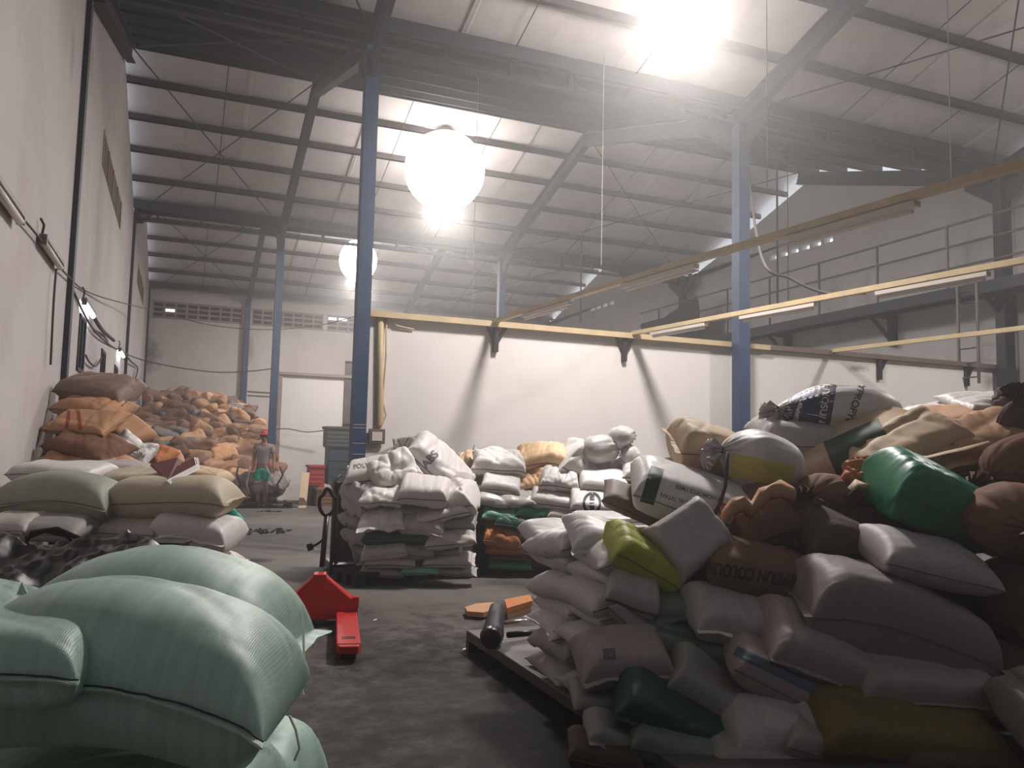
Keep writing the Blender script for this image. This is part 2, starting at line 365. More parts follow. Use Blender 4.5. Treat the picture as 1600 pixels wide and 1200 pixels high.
# trunking runs carrying unlit tubes, from the partition towards the viewer
tl = ['cream trunking run hung highest and nearest, over the catwalk railing', 'cream trunking run crossing in front of the catwalk deck', 'short cream trunking run below the catwalk at the right']
for k, (xa, xb, sag) in enumerate(((4.05, 4.62, -.02), (6.32, 7.05, .0), (10.25, 10.75, .0))):
    t = empty('light_trunking', (xa, 10.7, PT)); tag(t, tl[k], 'light trunking')
    A = Vector((0, 0, .05)); B = Vector((xb-xa, -7.7, -.01))
    def on(f): return A.lerp(B, f)-Vector((0, 0, 4*sag*f*(1-f)))
    pts = [on(i/12) for i in range(13)]
    mb = MB()
    for p, q in zip(pts, pts[1:]): mb.bar(p, q, .075, .055)
    mb.build('trunking', m_cream, t)
    mb = MB()
    for p, q in zip(pts, pts[1:]): mb.bar(p+Vector((.05, 0, .03)), q+Vector((.05, 0, .03)), .05, .03)
    mb.build('batten', m_cream, t)
    if k < 2:
        for f0 in ((.12, .42, .72) if k == 0 else (.06, .30, .56, .82)):
            h = MB().bar(on(f0)-Vector((0, 0, .06)), on(f0+.155)-Vector((0, 0, .06)), .07, .04).build('lamp_holder', m_tubeoff, t)
            MB().tube([on(f0+.005)-Vector((0, 0, .105)), on(f0+.15)-Vector((0, 0, .105))], .017, 8).build('fluorescent_tube', m_tubeoff, h)

# high-bay lamps under the roof, globes swollen to the size of their glare
ll = ['blown-out high-bay lamp nearest the viewer at the top edge', 'high-bay lamp with a glare-sized globe under the middle ridge', 'small distant glowing high-bay lamp behind the tall blue column']
for k, (x, y, z, rx, rz, gm) in enumerate(((5.15, 7.72, 6.80, .50, .42, m_lamp1), (5.2, 17.1, 7.62, .90, .88, m_lamp), (5.2, 26.66, 7.6, .62, .70, m_lamp))):
    t = empty('high_bay_lamp', (x, y, z)); tag(t, ll[k], 'lamp', 'high-bay lamps under the roof ridges')
    g = MB().lathe([(.001, -rz)]+[(rx*math.sin(a), -rz*math.cos(a)) for a in [math.pi*i/14 for i in range(1, 13)]]+[(rx*.3, rz*.93)], n=28).build('glare_globe', gm, t, smooth=True)
    MB().lathe([(.001, rz+.22), (.1, rz+.22), (.13, rz+.1), (rx*.34, rz*.95), (rx*.36, rz*.88), (.001, rz*.9)], n=16).build('ballast_cap', m_steel, t, smooth=True)
    MB().tube([(0, 0, rz+.2), (0, 0, roofz(y)-z)], .02, 6).build('suspension_rod', m_steel, t)
    ld = bpy.data.lights.new('downlight', 'AREA'); ld.shape = 'DISK'; ld.size = .8; ld.energy = DOWN_W[k]; ld.color = (1, .95, .915)
    lo_ = bpy.data.objects.new('downlight', ld); COL.objects.link(lo_); lo_.parent = t; lo_.location = (0, 0, -rz-.01)

# unseen extra lamp, added to brighten the right wall
t = empty('high_bay_lamp', (12.3, 6.2, 6.7)); tag(t, 'unseen high-bay lamp added to light the right gable wall', 'lamp', 'high-bay lamps under the roof ridges')
MB().lathe([(.001, -.4)]+[(.4*math.sin(a), -.4*math.cos(a)) for a in [math.pi*i/12 for i in range(1, 11)]]+[(.12, .37)], n=20).build('glare_globe', m_lamp1, t, smooth=True).data.materials[0] = mat('fill_lamp_glow', (255, 250, 246), .4, emit=9, var=0)
ld = bpy.data.lights.new('downlight', 'AREA'); ld.shape = 'DISK'; ld.size = .5; ld.energy = 330; ld.color = (1, .95, .915)
lo_ = bpy.data.objects.new('downlight', ld); COL.objects.link(lo_); lo_.parent = t; lo_.location = (0, 0, -.43)
MB().tube([(0, 0, .36), (0, 0, roofz(6.2)-6.7)], .02, 6).build('suspension_rod', m_steel, t)
# wall tubes on the left, two lit
fl = ['unlit tube fixture on the left wall at the picture edge', 'unlit tube fixture dangling on the left wall', 'lit tube fixture on the left wall, nearer one', 'lit tube fixture on the left wall, farther one']
for k, (y, z, lit) in enumerate(((6.7, 3.1, 0), (9.0, 3.2, 0), (12.5, 3.2, 1), (19.3, 3.3, 1))):
    t = empty('tube_fixture', (XL, y, z)); tag(t, fl[k], 'light fixture')
    MB().box(.02, .09, -.6, .6, .0, .05).build('housing', m_steel, t, bevel=.01)
    MB().tube([(.06, -.58, -.03), (.06, .58, -.03)], .03 if lit else .03, 10).build('tube', m_lit if lit else m_tubeoff, t, smooth=True)
    MB().box(.03, .09, -.61, -.57, -.05, .0).box(.03, .09, .57, .61, -.05, .0).build('end_cap', m_steel, t)
    MB().tube([(.03, -.5, .05), (.05, -.55, .14), (.03, -.62, .18)], .012, 5).build('hook', m_cable, t)

# slack cables
def cable(pts, r, lab, m=m_cable, sub=6):
    P_ = [Vector(p) for p in pts]; out = []
    for i in range(len(P_)-1):
        p0 = P_[max(i-1, 0)]; p1 = P_[i]; p2 = P_[i+1]; p3 = P_[min(i+2, len(P_)-1)]
        for s in range(sub):
            t = s/sub; out.append(.5*((2*p1)+(p2-p0)*t+(2*p0-5*p1+4*p2-p3)*t*t+(3*p1-p0-3*p2+p3)*t**3))
    out.append(P_[-1])
    c = P_[0]; o = MB().tube([p-c for p in out], r, 6).build('cable', m, smooth=True, loc=c)
    return tag(o, lab, 'cable')
x0 = XL+.05
cable([(x0, 6, 3.2), PX(0, 297, x0), PX(60, 370, x0), PX(105, 430, x0), PX(150, 462, x0)+Vector((.02, 0, 0)), PD(240, 485, D2-.4), PD(330, 508, D2-.2), PD(420, 515, D2-.1), PD(500, 508, D2), PD(555, 494, 19)], .010, 'slack black cable swinging from the left wall across to the column')
cable([PD(105, 432, 10.6), PX(150, 520, x0), PX(195, 552, x0), PD(245, 568, 21), PD(330, 581, 21.1), PD(390, 580, 21.2), PD(432, 575, 21.1)], .014, 'lower slack cable from the lit tube to the slim blue column')
cable([PX(88, 420, x0), PX(84, 470, x0), PX(79, 570, x0)], .012, 'thin flex hanging straight down the left wall')
cable([PX(134, 555, x0), PX(140, 566, x0), PX(150, 572, x0), PX(158, 560, x0)], .014, 'small loop of flex between the dark windows')
for k, pts in enumerate(([(148, 498), (157, 512), (166, 522), (178, 532)], [(192, 550), (205, 565), (215, 575), (212, 590)])):
    cable([PX(*q, x0+.04*(i % 2)) for i, q in enumerate(pts)], .03 if k == 0 else .02, ['tangled dark cloth wound on the cable between the lit tubes', 'tangled flex under the farther lit tube'][k])
cable([PD(430, 671, 21.1), PD(450, 670, 21.1), PD(480, 675, 21.1), PD(510, 672, 21)], .012, 'thin wire along the far pale panel')
cable([(8.2, 10.35, 6.0), PZ(1190, 402, 10), PZ(1235, 435, 9.8), PZ(1290, 458, 9.6), PZ(1352, 458, 9.3)], .018, 'black cable drooping from the middle column to the trunking')

# catwalk along the right wall
cw = empty('catwalk', (XR, 5, 4.6)); tag(cw, 'dark steel catwalk with railing along the right gable wall', 'catwalk')
mi = Matrix.Translation(-cw.location)
def cpart(mb, n, m=m_navy, par=None):
    o = mb.build(n, m, par or cw); o.matrix_parent_inverse = mi if par is None else par.matrix_parent_inverse; return o
XC, ZC = 13.5, 4.62
cpart(MB().box(XC, XR-.01, 2, 20.5, ZC-.02, ZC+.03), 'deck_plate', m_dark)
cpart(MB().box(XC-.04, XC+.04, 2, 20.5, ZC-.16, ZC+.05).box(XC+.5, XC+.56, 2, 20.5, ZC-.14, ZC-.02), 'edge_beam')
for z in (5.05, 5.47, 5.88): cpart(MB().tube([(XC, 2, z), (XC, 22.4, z)], .022, 6), 'rail', m_steel)
for k in range(12): y = 2.6+1.7*k; cpart(MB().box(XC-.02, XC+.02, y-.02, y+.02, ZC, 5.9), 'rail_post', m_steel)
for y in (7.5, 10.6, 13.34, 16.7, 20.2):
    cpart(MB().box(XR-.2, XR-.02, y-.06, y+.06, ZC-.75, ZC-.1).bar((XR-.1, y, ZC-.65), (XC+.35, y, ZC-.12), .07, .07).box(XC, XR, y-.05, y+.05, ZC-.14, ZC-.05), 'deck_bracket', m_navy)
cpart(MB().box(XC-.02, XC+.02, 19.2, 22.3, 4.75, 5.55).prism([(XC-.02, 19.2, 5.55), (XC-.02, 21.0, 5.55), (XC-.02, 19.3, 5.95)], (.04, 0, 0)), 'side_panel', m_dark)
lad = empty('ladder', (XC-.06, 10.65, 2.8)); tag(lad, 'narrow steel ladder hanging from the catwalk beside the dark column', 'ladder')
for s in (-1, 1): MB().box(-.02, .02, s*.2-.02, s*.2+.02, 0, 1.85).build('stile', m_steel, lad)
for k in range(7): MB().tube([(0, -.2, .12+k*.27), (0, .2, .12+k*.27)], .014, 6).build('rung', m_steel, lad)
# long hanging rods near the right wall
for k, (px, y0_, y1_, D_) in enumerate(((1214, 268, 482, 12.5), (1231, 345, 480, 13.3), (908, 428, 505, 20))):
    p = PD(px, y0_, D_); q = Vector((p.x, p.y, PD(px, y1_, D_).z))
    tag(MB().tube([(0, 0, roofz(p.y)-p.z), (0, 0, q.z-p.z)], .022 if k != 1 else .01, 6).build('hanging_rod', m_dark, loc=p), ['thin dark rod hanging left of the lit vent holes', 'thin wire hanging beside the dark rod', 'thin dark rod hanging behind the far trunking'][k], 'rod')
for k, (px, y0_, y1_, zc) in enumerate(((943, 150, 420, 12), (742, 330, 490, 13), (1198, 0, 300, 8), (1480, 0, 290, 7))):
    p = PZ(px, y0_, zc); q = PZ(px, y1_, zc); p.z = min(p.z, roofz(p.y)-.05)
    tag(MB().tube([(0, 0, roofz(p.y)-p.z), (0, 0, q.z-p.z)], .005, 5).build('hanging_wire', m_wire, loc=p), ['thin pale wire hanging in front of the middle roof span', 'thin pale wire hanging under the big lamp', 'thin pale wire hanging near the top lamp', 'thin pale wire hanging near the right trunking end'][k], 'wire')


# ---------------------------------------------------------------- sack materials
def sm(name, col, **k):
    d = dict(rough=.55, var=.08, scale=4, bump=.35, bscale=14, weave=False, streak=.05, spec=.35); d.update(k)
    return mat('sack_'+name, col, **d)
SM = dict(
    pale_green=sm('pale_green', (176, 205, 190), weave=True, streak=.10, rough=.42, spec=.5, stain=(120, 140, 132), stain_amt=.25, stain_scale=2.5),
    green_grey=sm('green_grey', (146, 150, 136), weave=True),
    beige=sm('beige', (186, 174, 152), weave=True),
    white=sm('white', (214, 208, 206), rough=.45, stain=(170, 160, 156), stain_amt=.25, orand=.10),
    white_dirty=sm('white_dirty', (182, 174, 172), stain=(128, 116, 112), stain_amt=.4, stain_scale=2.5, orand=.1),
    grey=sm('grey', (150, 146, 142), stain=(110, 104, 100), stain_amt=.4),
    grey_green=sm('grey_green', (116, 124, 116), stain=(86, 92, 86), stain_amt=.4),
    purple=sm('purple', (140, 128, 128), weave=True, stain=(120, 100, 102), stain_amt=.4, stain_scale=2),
    pink=sm('pink', (162, 148, 146), weave=True, stain=(132, 106, 106), stain_amt=.4, stain_scale=2),
    brown_grey=sm('brown_grey', (132, 110, 98), weave=True, stain=(100, 80, 72), stain_amt=.5),
    brown=sm('brown', (124, 88, 70), rough=.8, stain=(84, 56, 46), stain_amt=.6, stain_scale=2, bump=.5),
    dark_brown=sm('dark_brown', (92, 72, 66), rough=.8, stain=(62, 42, 38), stain_amt=.6, stain_scale=2),
    tan=sm('tan', (186, 142, 108), rough=.7, stain=(150, 104, 78), stain_amt=.5, stain_scale=2.2, bump=.5),
    tan_light=sm('tan_light', (204, 178, 148), rough=.65, stain=(176, 140, 108), stain_amt=.5, stain_scale=2),
    peach=sm('peach', (218, 182, 146), rough=.6, stain=(190, 150, 116), stain_amt=.3),
    orange=sm('orange', (188, 120, 72), rough=.65, stain=(120, 70, 44), stain_amt=.6, stain_scale=2.2),
    green=sm('green', (46, 132, 96), rough=.4, spec=.5, stain=(30, 92, 66), stain_amt=.4),
    green_dark=sm('green_dark', (38, 80, 66), rough=.5, stain=(26, 62, 50), stain_amt=.5),
    green_mint=sm('green_mint', (112, 166, 140), rough=.4),
    yellow_green=sm('yellow_green', (176, 180, 72), rough=.5, weave=True),
    olive=sm('olive', (114, 98, 54), rough=.6, weave=True, stain=(104, 88, 42), stain_amt=.4),
    teal=sm('teal', (38, 158, 134), rough=.45),
    heap_a=sm('heap_a', (198, 152, 116), rough=.8, stain=(128, 94, 74), stain_amt=.6, stain_scale=2, orand=.35),
    heap_b=sm('heap_b', (132, 98, 82), rough=.8, stain=(96, 74, 66), stain_amt=.6, stain_scale=2, orand=.35),
    heap_c=sm('heap_c', (122, 114, 112), rough=.7, stain=(84, 76, 76), stain_amt=.6, stain_scale=2, orand=.3),
)
m_clear = mat('clear_plastic', (190, 184, 182), .25, var=.1, bump=.6, bscale=12, spec=.7)
m_thread = mat('sewing_thread', (236, 230, 220), .7)
m_seam = mat('seam_line', (104, 94, 88), .8)
m_hemdk = mat('stitch_dark', (70, 62, 58), .8)
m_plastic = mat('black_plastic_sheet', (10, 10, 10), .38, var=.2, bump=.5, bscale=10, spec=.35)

# ---------------------------------------------------------------- inflate flat two-sheet bags into filled sacks
def sim_sack(seed, nx=45, ny=31, asp=.6, fill=1.0, press=1.0, clamp=.17, wr=1.0, steps=110, floor=None, puck=.003):
    r = np.random.RandomState(seed)
    X, Y = np.meshgrid(np.linspace(-.5, .5, nx), np.linspace(-.5, .5, ny)*asp, indexing='ij')
    idT = np.arange(nx*ny).reshape(nx, ny); idB = idT.copy(); inner = np.zeros((nx, ny), bool); inner[1:-1, 1:-1] = True
    k = inner.sum(); idB[inner] = nx*ny+np.arange(k)
    P = np.zeros((nx*ny+k, 3)); P[idT.ravel(), 0] = X.ravel(); P[idT.ravel(), 1] = Y.ravel()
    P[idB[inner], 0] = X[inner]; P[idB[inner], 1] = Y[inner]; P[idT[inner], 2] = .004; P[idB[inner], 2] = -.004
    P += r.normal(0, .0012, P.shape)
    E0 = []; Q = []
    for I, top in ((idT, 1), (idB, 0)):
        a, b, c, d = I[:-1, :-1].ravel(), I[1:, :-1].ravel(), I[1:, 1:].ravel(), I[:-1, 1:].ravel()
        Q.append(np.stack((a, b, c, d) if top else (a, d, c, b), 1))
        for u, v, t in ((a, b, 0), (a, d, 2), (b, c, 2), (d, c, 0), (a, c, 1), (b, d, 1)):
            E0.append(np.stack((np.minimum(u, v), np.maximum(u, v), np.full(len(u), t)), 1))
    Q = np.concatenate(Q); E = np.unique(np.concatenate(E0), axis=0); e0, e1, et = E.T
    dx, dy = 1/(nx-1), asp/(ny-1)
    R0 = np.choose(et, [dx, math.hypot(dx, dy), dy]); w = np.where(et == 1, .35, 1.0); n = len(P)
    cnt = np.bincount(e0, weights=w, minlength=n)+np.bincount(e1, weights=w, minlength=n); V = np.zeros_like(P)
    for s in range(steps):
        A = P[Q[:, 0]]; B = P[Q[:, 1]]; C_ = P[Q[:, 2]]; D = P[Q[:, 3]]
        N = np.cross(C_-A, D-B)*.5; vol = (N*(A+B+C_+D)*.25).sum()/3; target = .062*fill*asp/.6
        pr = press*35*max(0., min(1., (target-vol)/target*6+.15)); F = np.zeros_like(P)
        for c in range(4):
            for ax in range(3): F[:, ax] += np.bincount(Q[:, c], weights=N[:, ax], minlength=n)
        F *= pr*30; F[:, 2] -= .25; V = (V+F*.0012)*.92; P2 = P+V*.02
        for it in range(18):
            d = P2[e1]-P2[e0]; L = np.sqrt((d*d).sum(1))+1e-9; st = (L-R0)/L; st = np.where(st < 0, st*.25*wr, st)*w
            cor = d*st[:, None]*.5
            for ax in range(3): P2[:, ax] += (np.bincount(e0, weights=cor[:, ax], minlength=n)-np.bincount(e1, weights=cor[:, ax], minlength=n))/cnt*1.7
            zf = -clamp*.5 if floor is None else floor(P2)-clamp*.5
            P2[:, 2] = np.clip(P2[:, 2], zf, clamp*.5+(zf+clamp*.5)*.7)
        V = (P2-P)/.02*.9; P = P2
    U = np.abs(P[:, 0])/np.abs(P[:, 0]).max(); Wd = np.abs(P[:, 1])/np.abs(P[:, 1]).max()
    for dist, o in ((1-U, 1), (1-Wd, 0)):
        ph = r.uniform(0, 6, 5); fr = r.uniform(22, 70, 5); q = r.uniform(-4, 4, 5)
        wv = np.abs(sum(np.sin(P[:, o]*fr[k]+ph[k]+dist*q[k]) for k in range(5))/2.2)-.5
        P[:, 2] += np.sign(P[:, 2])*wv*np.exp(-((dist-.13)/.12)**2)*puck*(.5 if o == 0 else 1)
    dims = P.max(0)-P.min(0)
    return (P-(P.max(0)+P.min(0))/2)/dims, Q, idT, idB
PROTO = [sim_sack(1, fill=1.7, clamp=.24, press=2), sim_sack(2, fill=2.4, clamp=.34, press=4),
         sim_sack(3, fill=1.2, press=1.5, clamp=.2, puck=.006), sim_sack(4, fill=1.6, clamp=.2, press=3, wr=.2, puck=.005),
         sim_sack(6, fill=1.8, press=3, clamp=.24, floor=lambda P: -.3*np.clip(abs(P[:, 0])-.15, 0, 1)),
         sim_sack(7, fill=1.7, press=3, clamp=.24, puck=.005, floor=lambda P: -.06*np.cos(P[:, 0]*9+.8))]
def coarse(pr, s=2):
    P, Q, T, B = pr; nx, ny = T.shape; ii = list(range(0, nx, s)); jj = list(range(0, ny, s))
    m = {}; V = []; F = []
    def g(a):
        if a not in m: m[a] = len(V); V.append(P[a])
        return m[a]
    for I, top in ((T, 1), (B, 0)):
        for i, i2 in zip(ii, ii[1:]):
            for j, j2 in zip(jj, jj[1:]):
                q = [g(I[i, j]), g(I[i2, j]), g(I[i2, j2]), g(I[i, j2])]; F.append(q if top else q[::-1])
    return np.array(V), np.array(F)
COARSE = [coarse(p) for p in PROTO]
COARSE4 = [coarse(p, 5) for p in PROTO]
def nz3(P, sc, seed):
    """smooth vector noise field, vectorised as a few random sine waves"""
    r = np.random.RandomState(seed); out = np.zeros_like(P)
    for k in range(7):
        d = r.normal(0, 1, 3); d /= np.linalg.norm(d); f = sc*r.uniform(.6, 2.2); a = r.normal(0, 1, 3)/(f/sc)
        out += np.sin(P@d*f+r.uniform(0, 6.28))[:, None]*a
    return out/3.
def crease(P, sc, seed):
    r = np.random.RandomState(seed+99); o = np.zeros(len(P))
    for k in range(5):
        d = r.normal(0, 1, 3); d[2] *= .3; d /= np.linalg.norm(d); f = sc*r.uniform(.7, 1.6)
        wob = np.sin(P@r.normal(0, 3, 3)+r.uniform(0, 6))*1.3
        o -= np.exp(-((np.sin(P@d*f+r.uniform(0, 6.28)+wob))/.22)**2)*r.uniform(.3, 1)
    return o
def crumple(P, seed):
    r = np.random.RandomState(seed+5); o = np.zeros(len(P)); Pn = P*np.array((1, .7, .5))
    for k in range(6):
        d = r.normal(0, 1, 3); d /= np.linalg.norm(d); f = r.uniform(7, 20); w = Pn@r.normal(0, 4, 3)
        o += (1-2*np.abs(((Pn@d*f/6.28+r.random()+.25*np.sin(w)) % 1)*2-1))*(8/f)
    nrm = P/np.linalg.norm(P*np.array((1, 1, 1)), axis=1)[:, None]; nrm[:, 0] *= .35
    return o[:, None]*nrm
def deform(P, dims, bend, tw, soft, seed, crs):
    Q = P*np.array(dims); Lh = dims[0]/2
    t = Q[:, 0]/Lh
    if tw: a = tw*t; c, s = np.cos(a), np.sin(a); Q[:, 1], Q[:, 2] = Q[:, 1]*c-Q[:, 2]*s, Q[:, 1]*s+Q[:, 2]*c
    if bend: Q[:, 2] -= bend*t*t*dims[2]
    if soft: Q += nz3(Q, 5./max(dims[0], .3), seed)*soft*dims[2]*np.array((.25, .3, .45))
    if crs > .1: Q += crumple(P, seed)*(crs*.28*dims[2])
    if crs:
        zc_ = P[:, 2]*2; Q[:, 2] += crease(Q, 6./max(dims[0], .3), seed)*crs*.6*dims[2]*np.sign(zc_)*np.clip(np.abs(zc_)*2, 0, 1)
    return Q
RV = Matrix.Rotation(-YAW, 4, 'Z')
SEED = [100]
def orient(yaw, tilt, roll): return RV @ Matrix.Rotation(R(yaw), 4, 'Z') @ Matrix.Rotation(R(tilt), 4, 'Y') @ Matrix.Rotation(R(roll), 4, 'X')
def ribbon(name, pts, outs, h, m, parent, droop=.12, seed=0, thick=.004):
    """sewn flat hem that stands out beyond a bag's edge"""
    r = random.Random(seed); mb = MB(); n = len(pts); ph = r.uniform(0, 6)
    vs = []
    for i, (p, o) in enumerate(zip(pts, outs)):
        p = Vector(p); o = Vector(o).normalized(); ru = math.sin(i*.5+ph)*.10+math.sin(i*.23+ph*2)*.22
        hh = h*(1+.08*math.sin(i*.8+ph)); q = p+o*hh+Vector((0, 0, (ru-droop)*h)); b = p-o*.006
        for z in (thick/2, -thick/2): vs.append(b+Vector((0, 0, z))); vs.append(q+Vector((0, 0, z)))
    fs = []
    for i in range(n-1):
        a = 4*i; b = a+4
        fs += [(a, a+1, b+1, b), (a+2, b+2, b+3, a+3), (a+1, a+3, b+3, b+1), (a, b, b+2, a+2)]
    fs += [(0, 2, 3, 1), (4*n-4, 4*n-3, 4*n-1, 4*n-2)]
    mb.add(vs, fs); return mb.build(name, m, parent, smooth=False)
def sack(px, py, zc, Lp, Tp, Wd, yaw, tilt, roll, mk, label, proto=None, bend=0., tw=0., soft=.22, crs=.05, hem=None, sub=0, group=None,
         name='sack', thread=False, hemh=.03, cat='sack', at=None, L=None, T=None, M=None, coarse_=False, hm=None):
    SEED[0] += 1; sd = SEED[0]; rr = random.Random(sd)
    if proto is None: proto = rr.randrange(6)
    if L is None:
        L = Lp*zc/CF; h = Tp*zc/CF; a_ = R(max(0, roll))+math.atan((py-708)/CF)
        sa = abs(math.sin(a_)); Wd = min(Wd, .8*h/max(sa, .01)) if sa*Wd > .8*h else Wd
        T = math.sqrt(h*h-(Wd*sa)**2)/max(.3, math.cos(a_)); T = min(T, Wd*.8)
    pr = PROTO[proto]; P, Q, iT, iB = pr
    if coarse_: P, Q = COARSE[proto]
    V = deform(P, (L, Wd, T), bend, tw, soft, sd, crs)
    me = bpy.data.meshes.new(name); me.from_pydata(V.tolist(), [], Q.tolist()); me.polygons.foreach_set('use_smooth', [True]*len(Q))
    o = put(name, me, SM[mk] if isinstance(mk, str) else mk)
    o.matrix_world = Matrix.Translation(at if at is not None else PZ(px, py, zc)) @ (M or orient(yaw, tilt, roll))
    if sub: s_ = o.modifiers.new('s', 'SUBSURF'); s_.levels = s_.render_levels = sub
    V4 = np.c_[V, np.ones(len(V))] @ np.array(o.matrix_world).T; sh = Vector((0, 0, 0))
    if V4[:, 0].min() < XL+.01: sh.x = XL+.01-V4[:, 0].min()
    if V4[:, 2].min() < .01: sh.z = .01-V4[:, 2].min()
    if V4[:, 1].max() > 10.76 and V4[:, 1].min() < 10.8: sh.y = 10.76-V4[:, 1].max()
    o.matrix_world = Matrix.Translation(sh) @ o.matrix_world
    tag(o, label, cat, group)
    if not coarse_ and not (hem and 'f' in hem):
        MB().tube([Vector(V[i])+Vector((0, -.002, 0)) for i in iT[::2, 0]], .0026*max(1, zc/4), 4).build('seam', m_seam, o)
    if hem and not coarse_:
        for e in hem.split(','):
            ids, od = {'l': (iT[0, :], (-1, 0, 0)), 'r': (iT[-1, :], (1, 0, 0)), 'f': (iT[:, 0], (0, -1, 0)), 'b': (iT[:, -1], (0, 1, 0))}[e]
            pts = [Vector(V[i]) for i in ids]
            ribbon('hem', pts, [od]*len(pts), hemh, hm or o.data.materials[0], o, seed=sd)
            if thread: MB().tube([p+Vector(od)*hemh*.35+Vector((0, 0, .006)) for p in pts], .0022, 4).build('stitching', m_hemdk, o)
    return o
def tied(px, py, zc, Lp, Rp, yaw, tilt, roll, mk, label, flat=.85, tuft=.09, cord=True, neck=.16, pleat=.07, group=None, parts=True, tail=None):
    """sack gathered and tied at its -X end"""
    SEED[0] += 1; rr = random.Random(SEED[0]); L = Lp*zc/CF; Rr = Rp*zc/CF/2; n = 72; mb = MB(); vs = []; rings = 26
    k1, k2, p1, p2 = rr.randint(11, 15), rr.randint(19, 25), rr.uniform(0, 6), rr.uniform(0, 6)
    for i in range(rings+1):
        t = i/rings; x = -L/2+L*t
        r = Rr*(math.sin(min(1, t/.42)*math.pi/2)**.62)*(1 if t < .6 else math.sqrt(max(0, 1-((t-.6)/.4)**2.6)))
        r = max(r, .022 if t < .5 else .002)
        g = math.exp(-t/.22)
        for j in range(n):
            a = 2*math.pi*j/n; wv = (math.sin(k1*a+p1+t*3)+.6*math.sin(k2*a+p2-t*5))
            q = r*(1+pleat*1.6*wv*g+.02*math.sin(3*a+p2))
            vs.append((x+.03*Rr*wv*g*2, q*math.cos(a), q*math.sin(a)*flat))
    fs = [(i*n+j, i*n+(j+1) % n, (i+1)*n+(j+1) % n, (i+1)*n+j) for i in range(rings) for j in range(n)]
    fs.append(tuple(rings*n+j for j in range(n)))
    V = np.array(vs); V += nz3(V, 6., SEED[0])*.03
    mb.add(V.tolist(), fs); m_ = SM[mk] if isinstance(mk, str) else mk
    o = mb.build('sack', m_, smooth=True); o.matrix_world = Matrix.Translation(PZ(px, py, zc)) @ orient(yaw, tilt, roll)
    tag(o, label, 'sack', group)
    c = V[:n].mean(0); vs = []
    for i, (dx, r) in enumerate(((.02, .022), (-.01, .022), (-.045, .045), (-tuft, tuft*.85))):
        for j in range(n):
            a = 2*math.pi*j/n; wv = math.sin(k1*a+p1)+.7*math.sin(k2*a); q = r*(1+.22*wv*(i > 0))
            vs.append((c[0]+dx+.012*wv*i/3, c[1]+q*math.cos(a), c[2]+q*math.sin(a)-.03*i*i/9))
    tf = MB().add(vs, [(i*n+j, (i+1)*n+j, (i+1)*n+(j+1) % n, i*n+(j+1) % n) for i in range(3) for j in range(n)]).build('neck_tuft', m_, o, smooth=True)
    if cord: MB().tube([(c[0]-.012, c[1]+.026*math.cos(a), c[2]+.026*math.sin(a)) for a in [i*math.pi/6 for i in range(13)]], .007, 6).build('tie_cord', m_hemdk, o, smooth=True)
    return o
def decal_text(o, txt, m, c, xdir, size, name='lettering', thick=.004, yd=None, squash=1.):
    """letters laid onto a bag: c, xdir in image terms; projected along the view of the surface they lie on"""
    cu = bpy.data.curves.new('t', 'FONT'); cu.body = txt; cu.size = 1; cu.align_x = 'CENTER'; cu.align_y = 'CENTER'; cu.offset = thick
    to = bpy.data.objects.new('t', cu); COL.objects.link(to); dg = bpy.context.evaluated_depsgraph_get(); dg.update()
    me = bpy.data.meshes.new_from_object(to.evaluated_get(dg)); bpy.data.objects.remove(to)
    bm = bmesh.new(); bm.from_mesh(me)
    for _ in range(2):
        es = [e for e in bm.edges if e.calc_length() > .12]
        if es: bmesh.ops.subdivide_edges(bm, edges=es, cuts=1); bmesh.ops.triangulate(bm, faces=bm.faces)
    return project_mesh(o, bm, m, c, xdir, size, name, yd, squash)
def project_mesh(o, bm, m, c, xdir, size, name, yd=None, squash=1., off=.003):
    bpy.context.view_layer.update()
    dg = bpy.context.evaluated_depsgraph_get(); oe = o.evaluated_get(dg); em = oe.to_mesh(); Mw = o.matrix_world
    bv_ = BVHTree.FromPolygons([Mw @ v.co for v in em.vertices], [tuple(p.vertices) for p in em.polygons]); oe.to_mesh_clear()
    px, py, zc = c; a = R(xdir); ux = _r2*math.cos(a)-_u2*math.sin(a); uy = _r2*math.sin(a)+_u2*math.cos(a)
    C0 = PZ(px, py, zc); n0 = (C0-EYE).normalized(); Mi = Mw.inverted(); keep = {}
    for v in bm.verts:
        t = C0+ux*(v.co.x*size)+uy*(v.co.y*size*squash)-n0*.6
        loc, nr, idx, dist = bv_.ray_cast(t, n0, 1.6)
        if loc is None: keep[v] = False; continue
        keep[v] = True
        if nr.dot(n0) > 0: nr = -nr
        v.co = Mi @ (loc+nr*off)
    bmesh.ops.delete(bm, geom=[v for v in bm.verts if not keep[v]], context='VERTS')
    me = bpy.data.meshes.new(name); bm.to_mesh(me); bm.free(); me.polygons.foreach_set('use_smooth', [True]*len(me.polygons))
    return put(name, me, m, o)
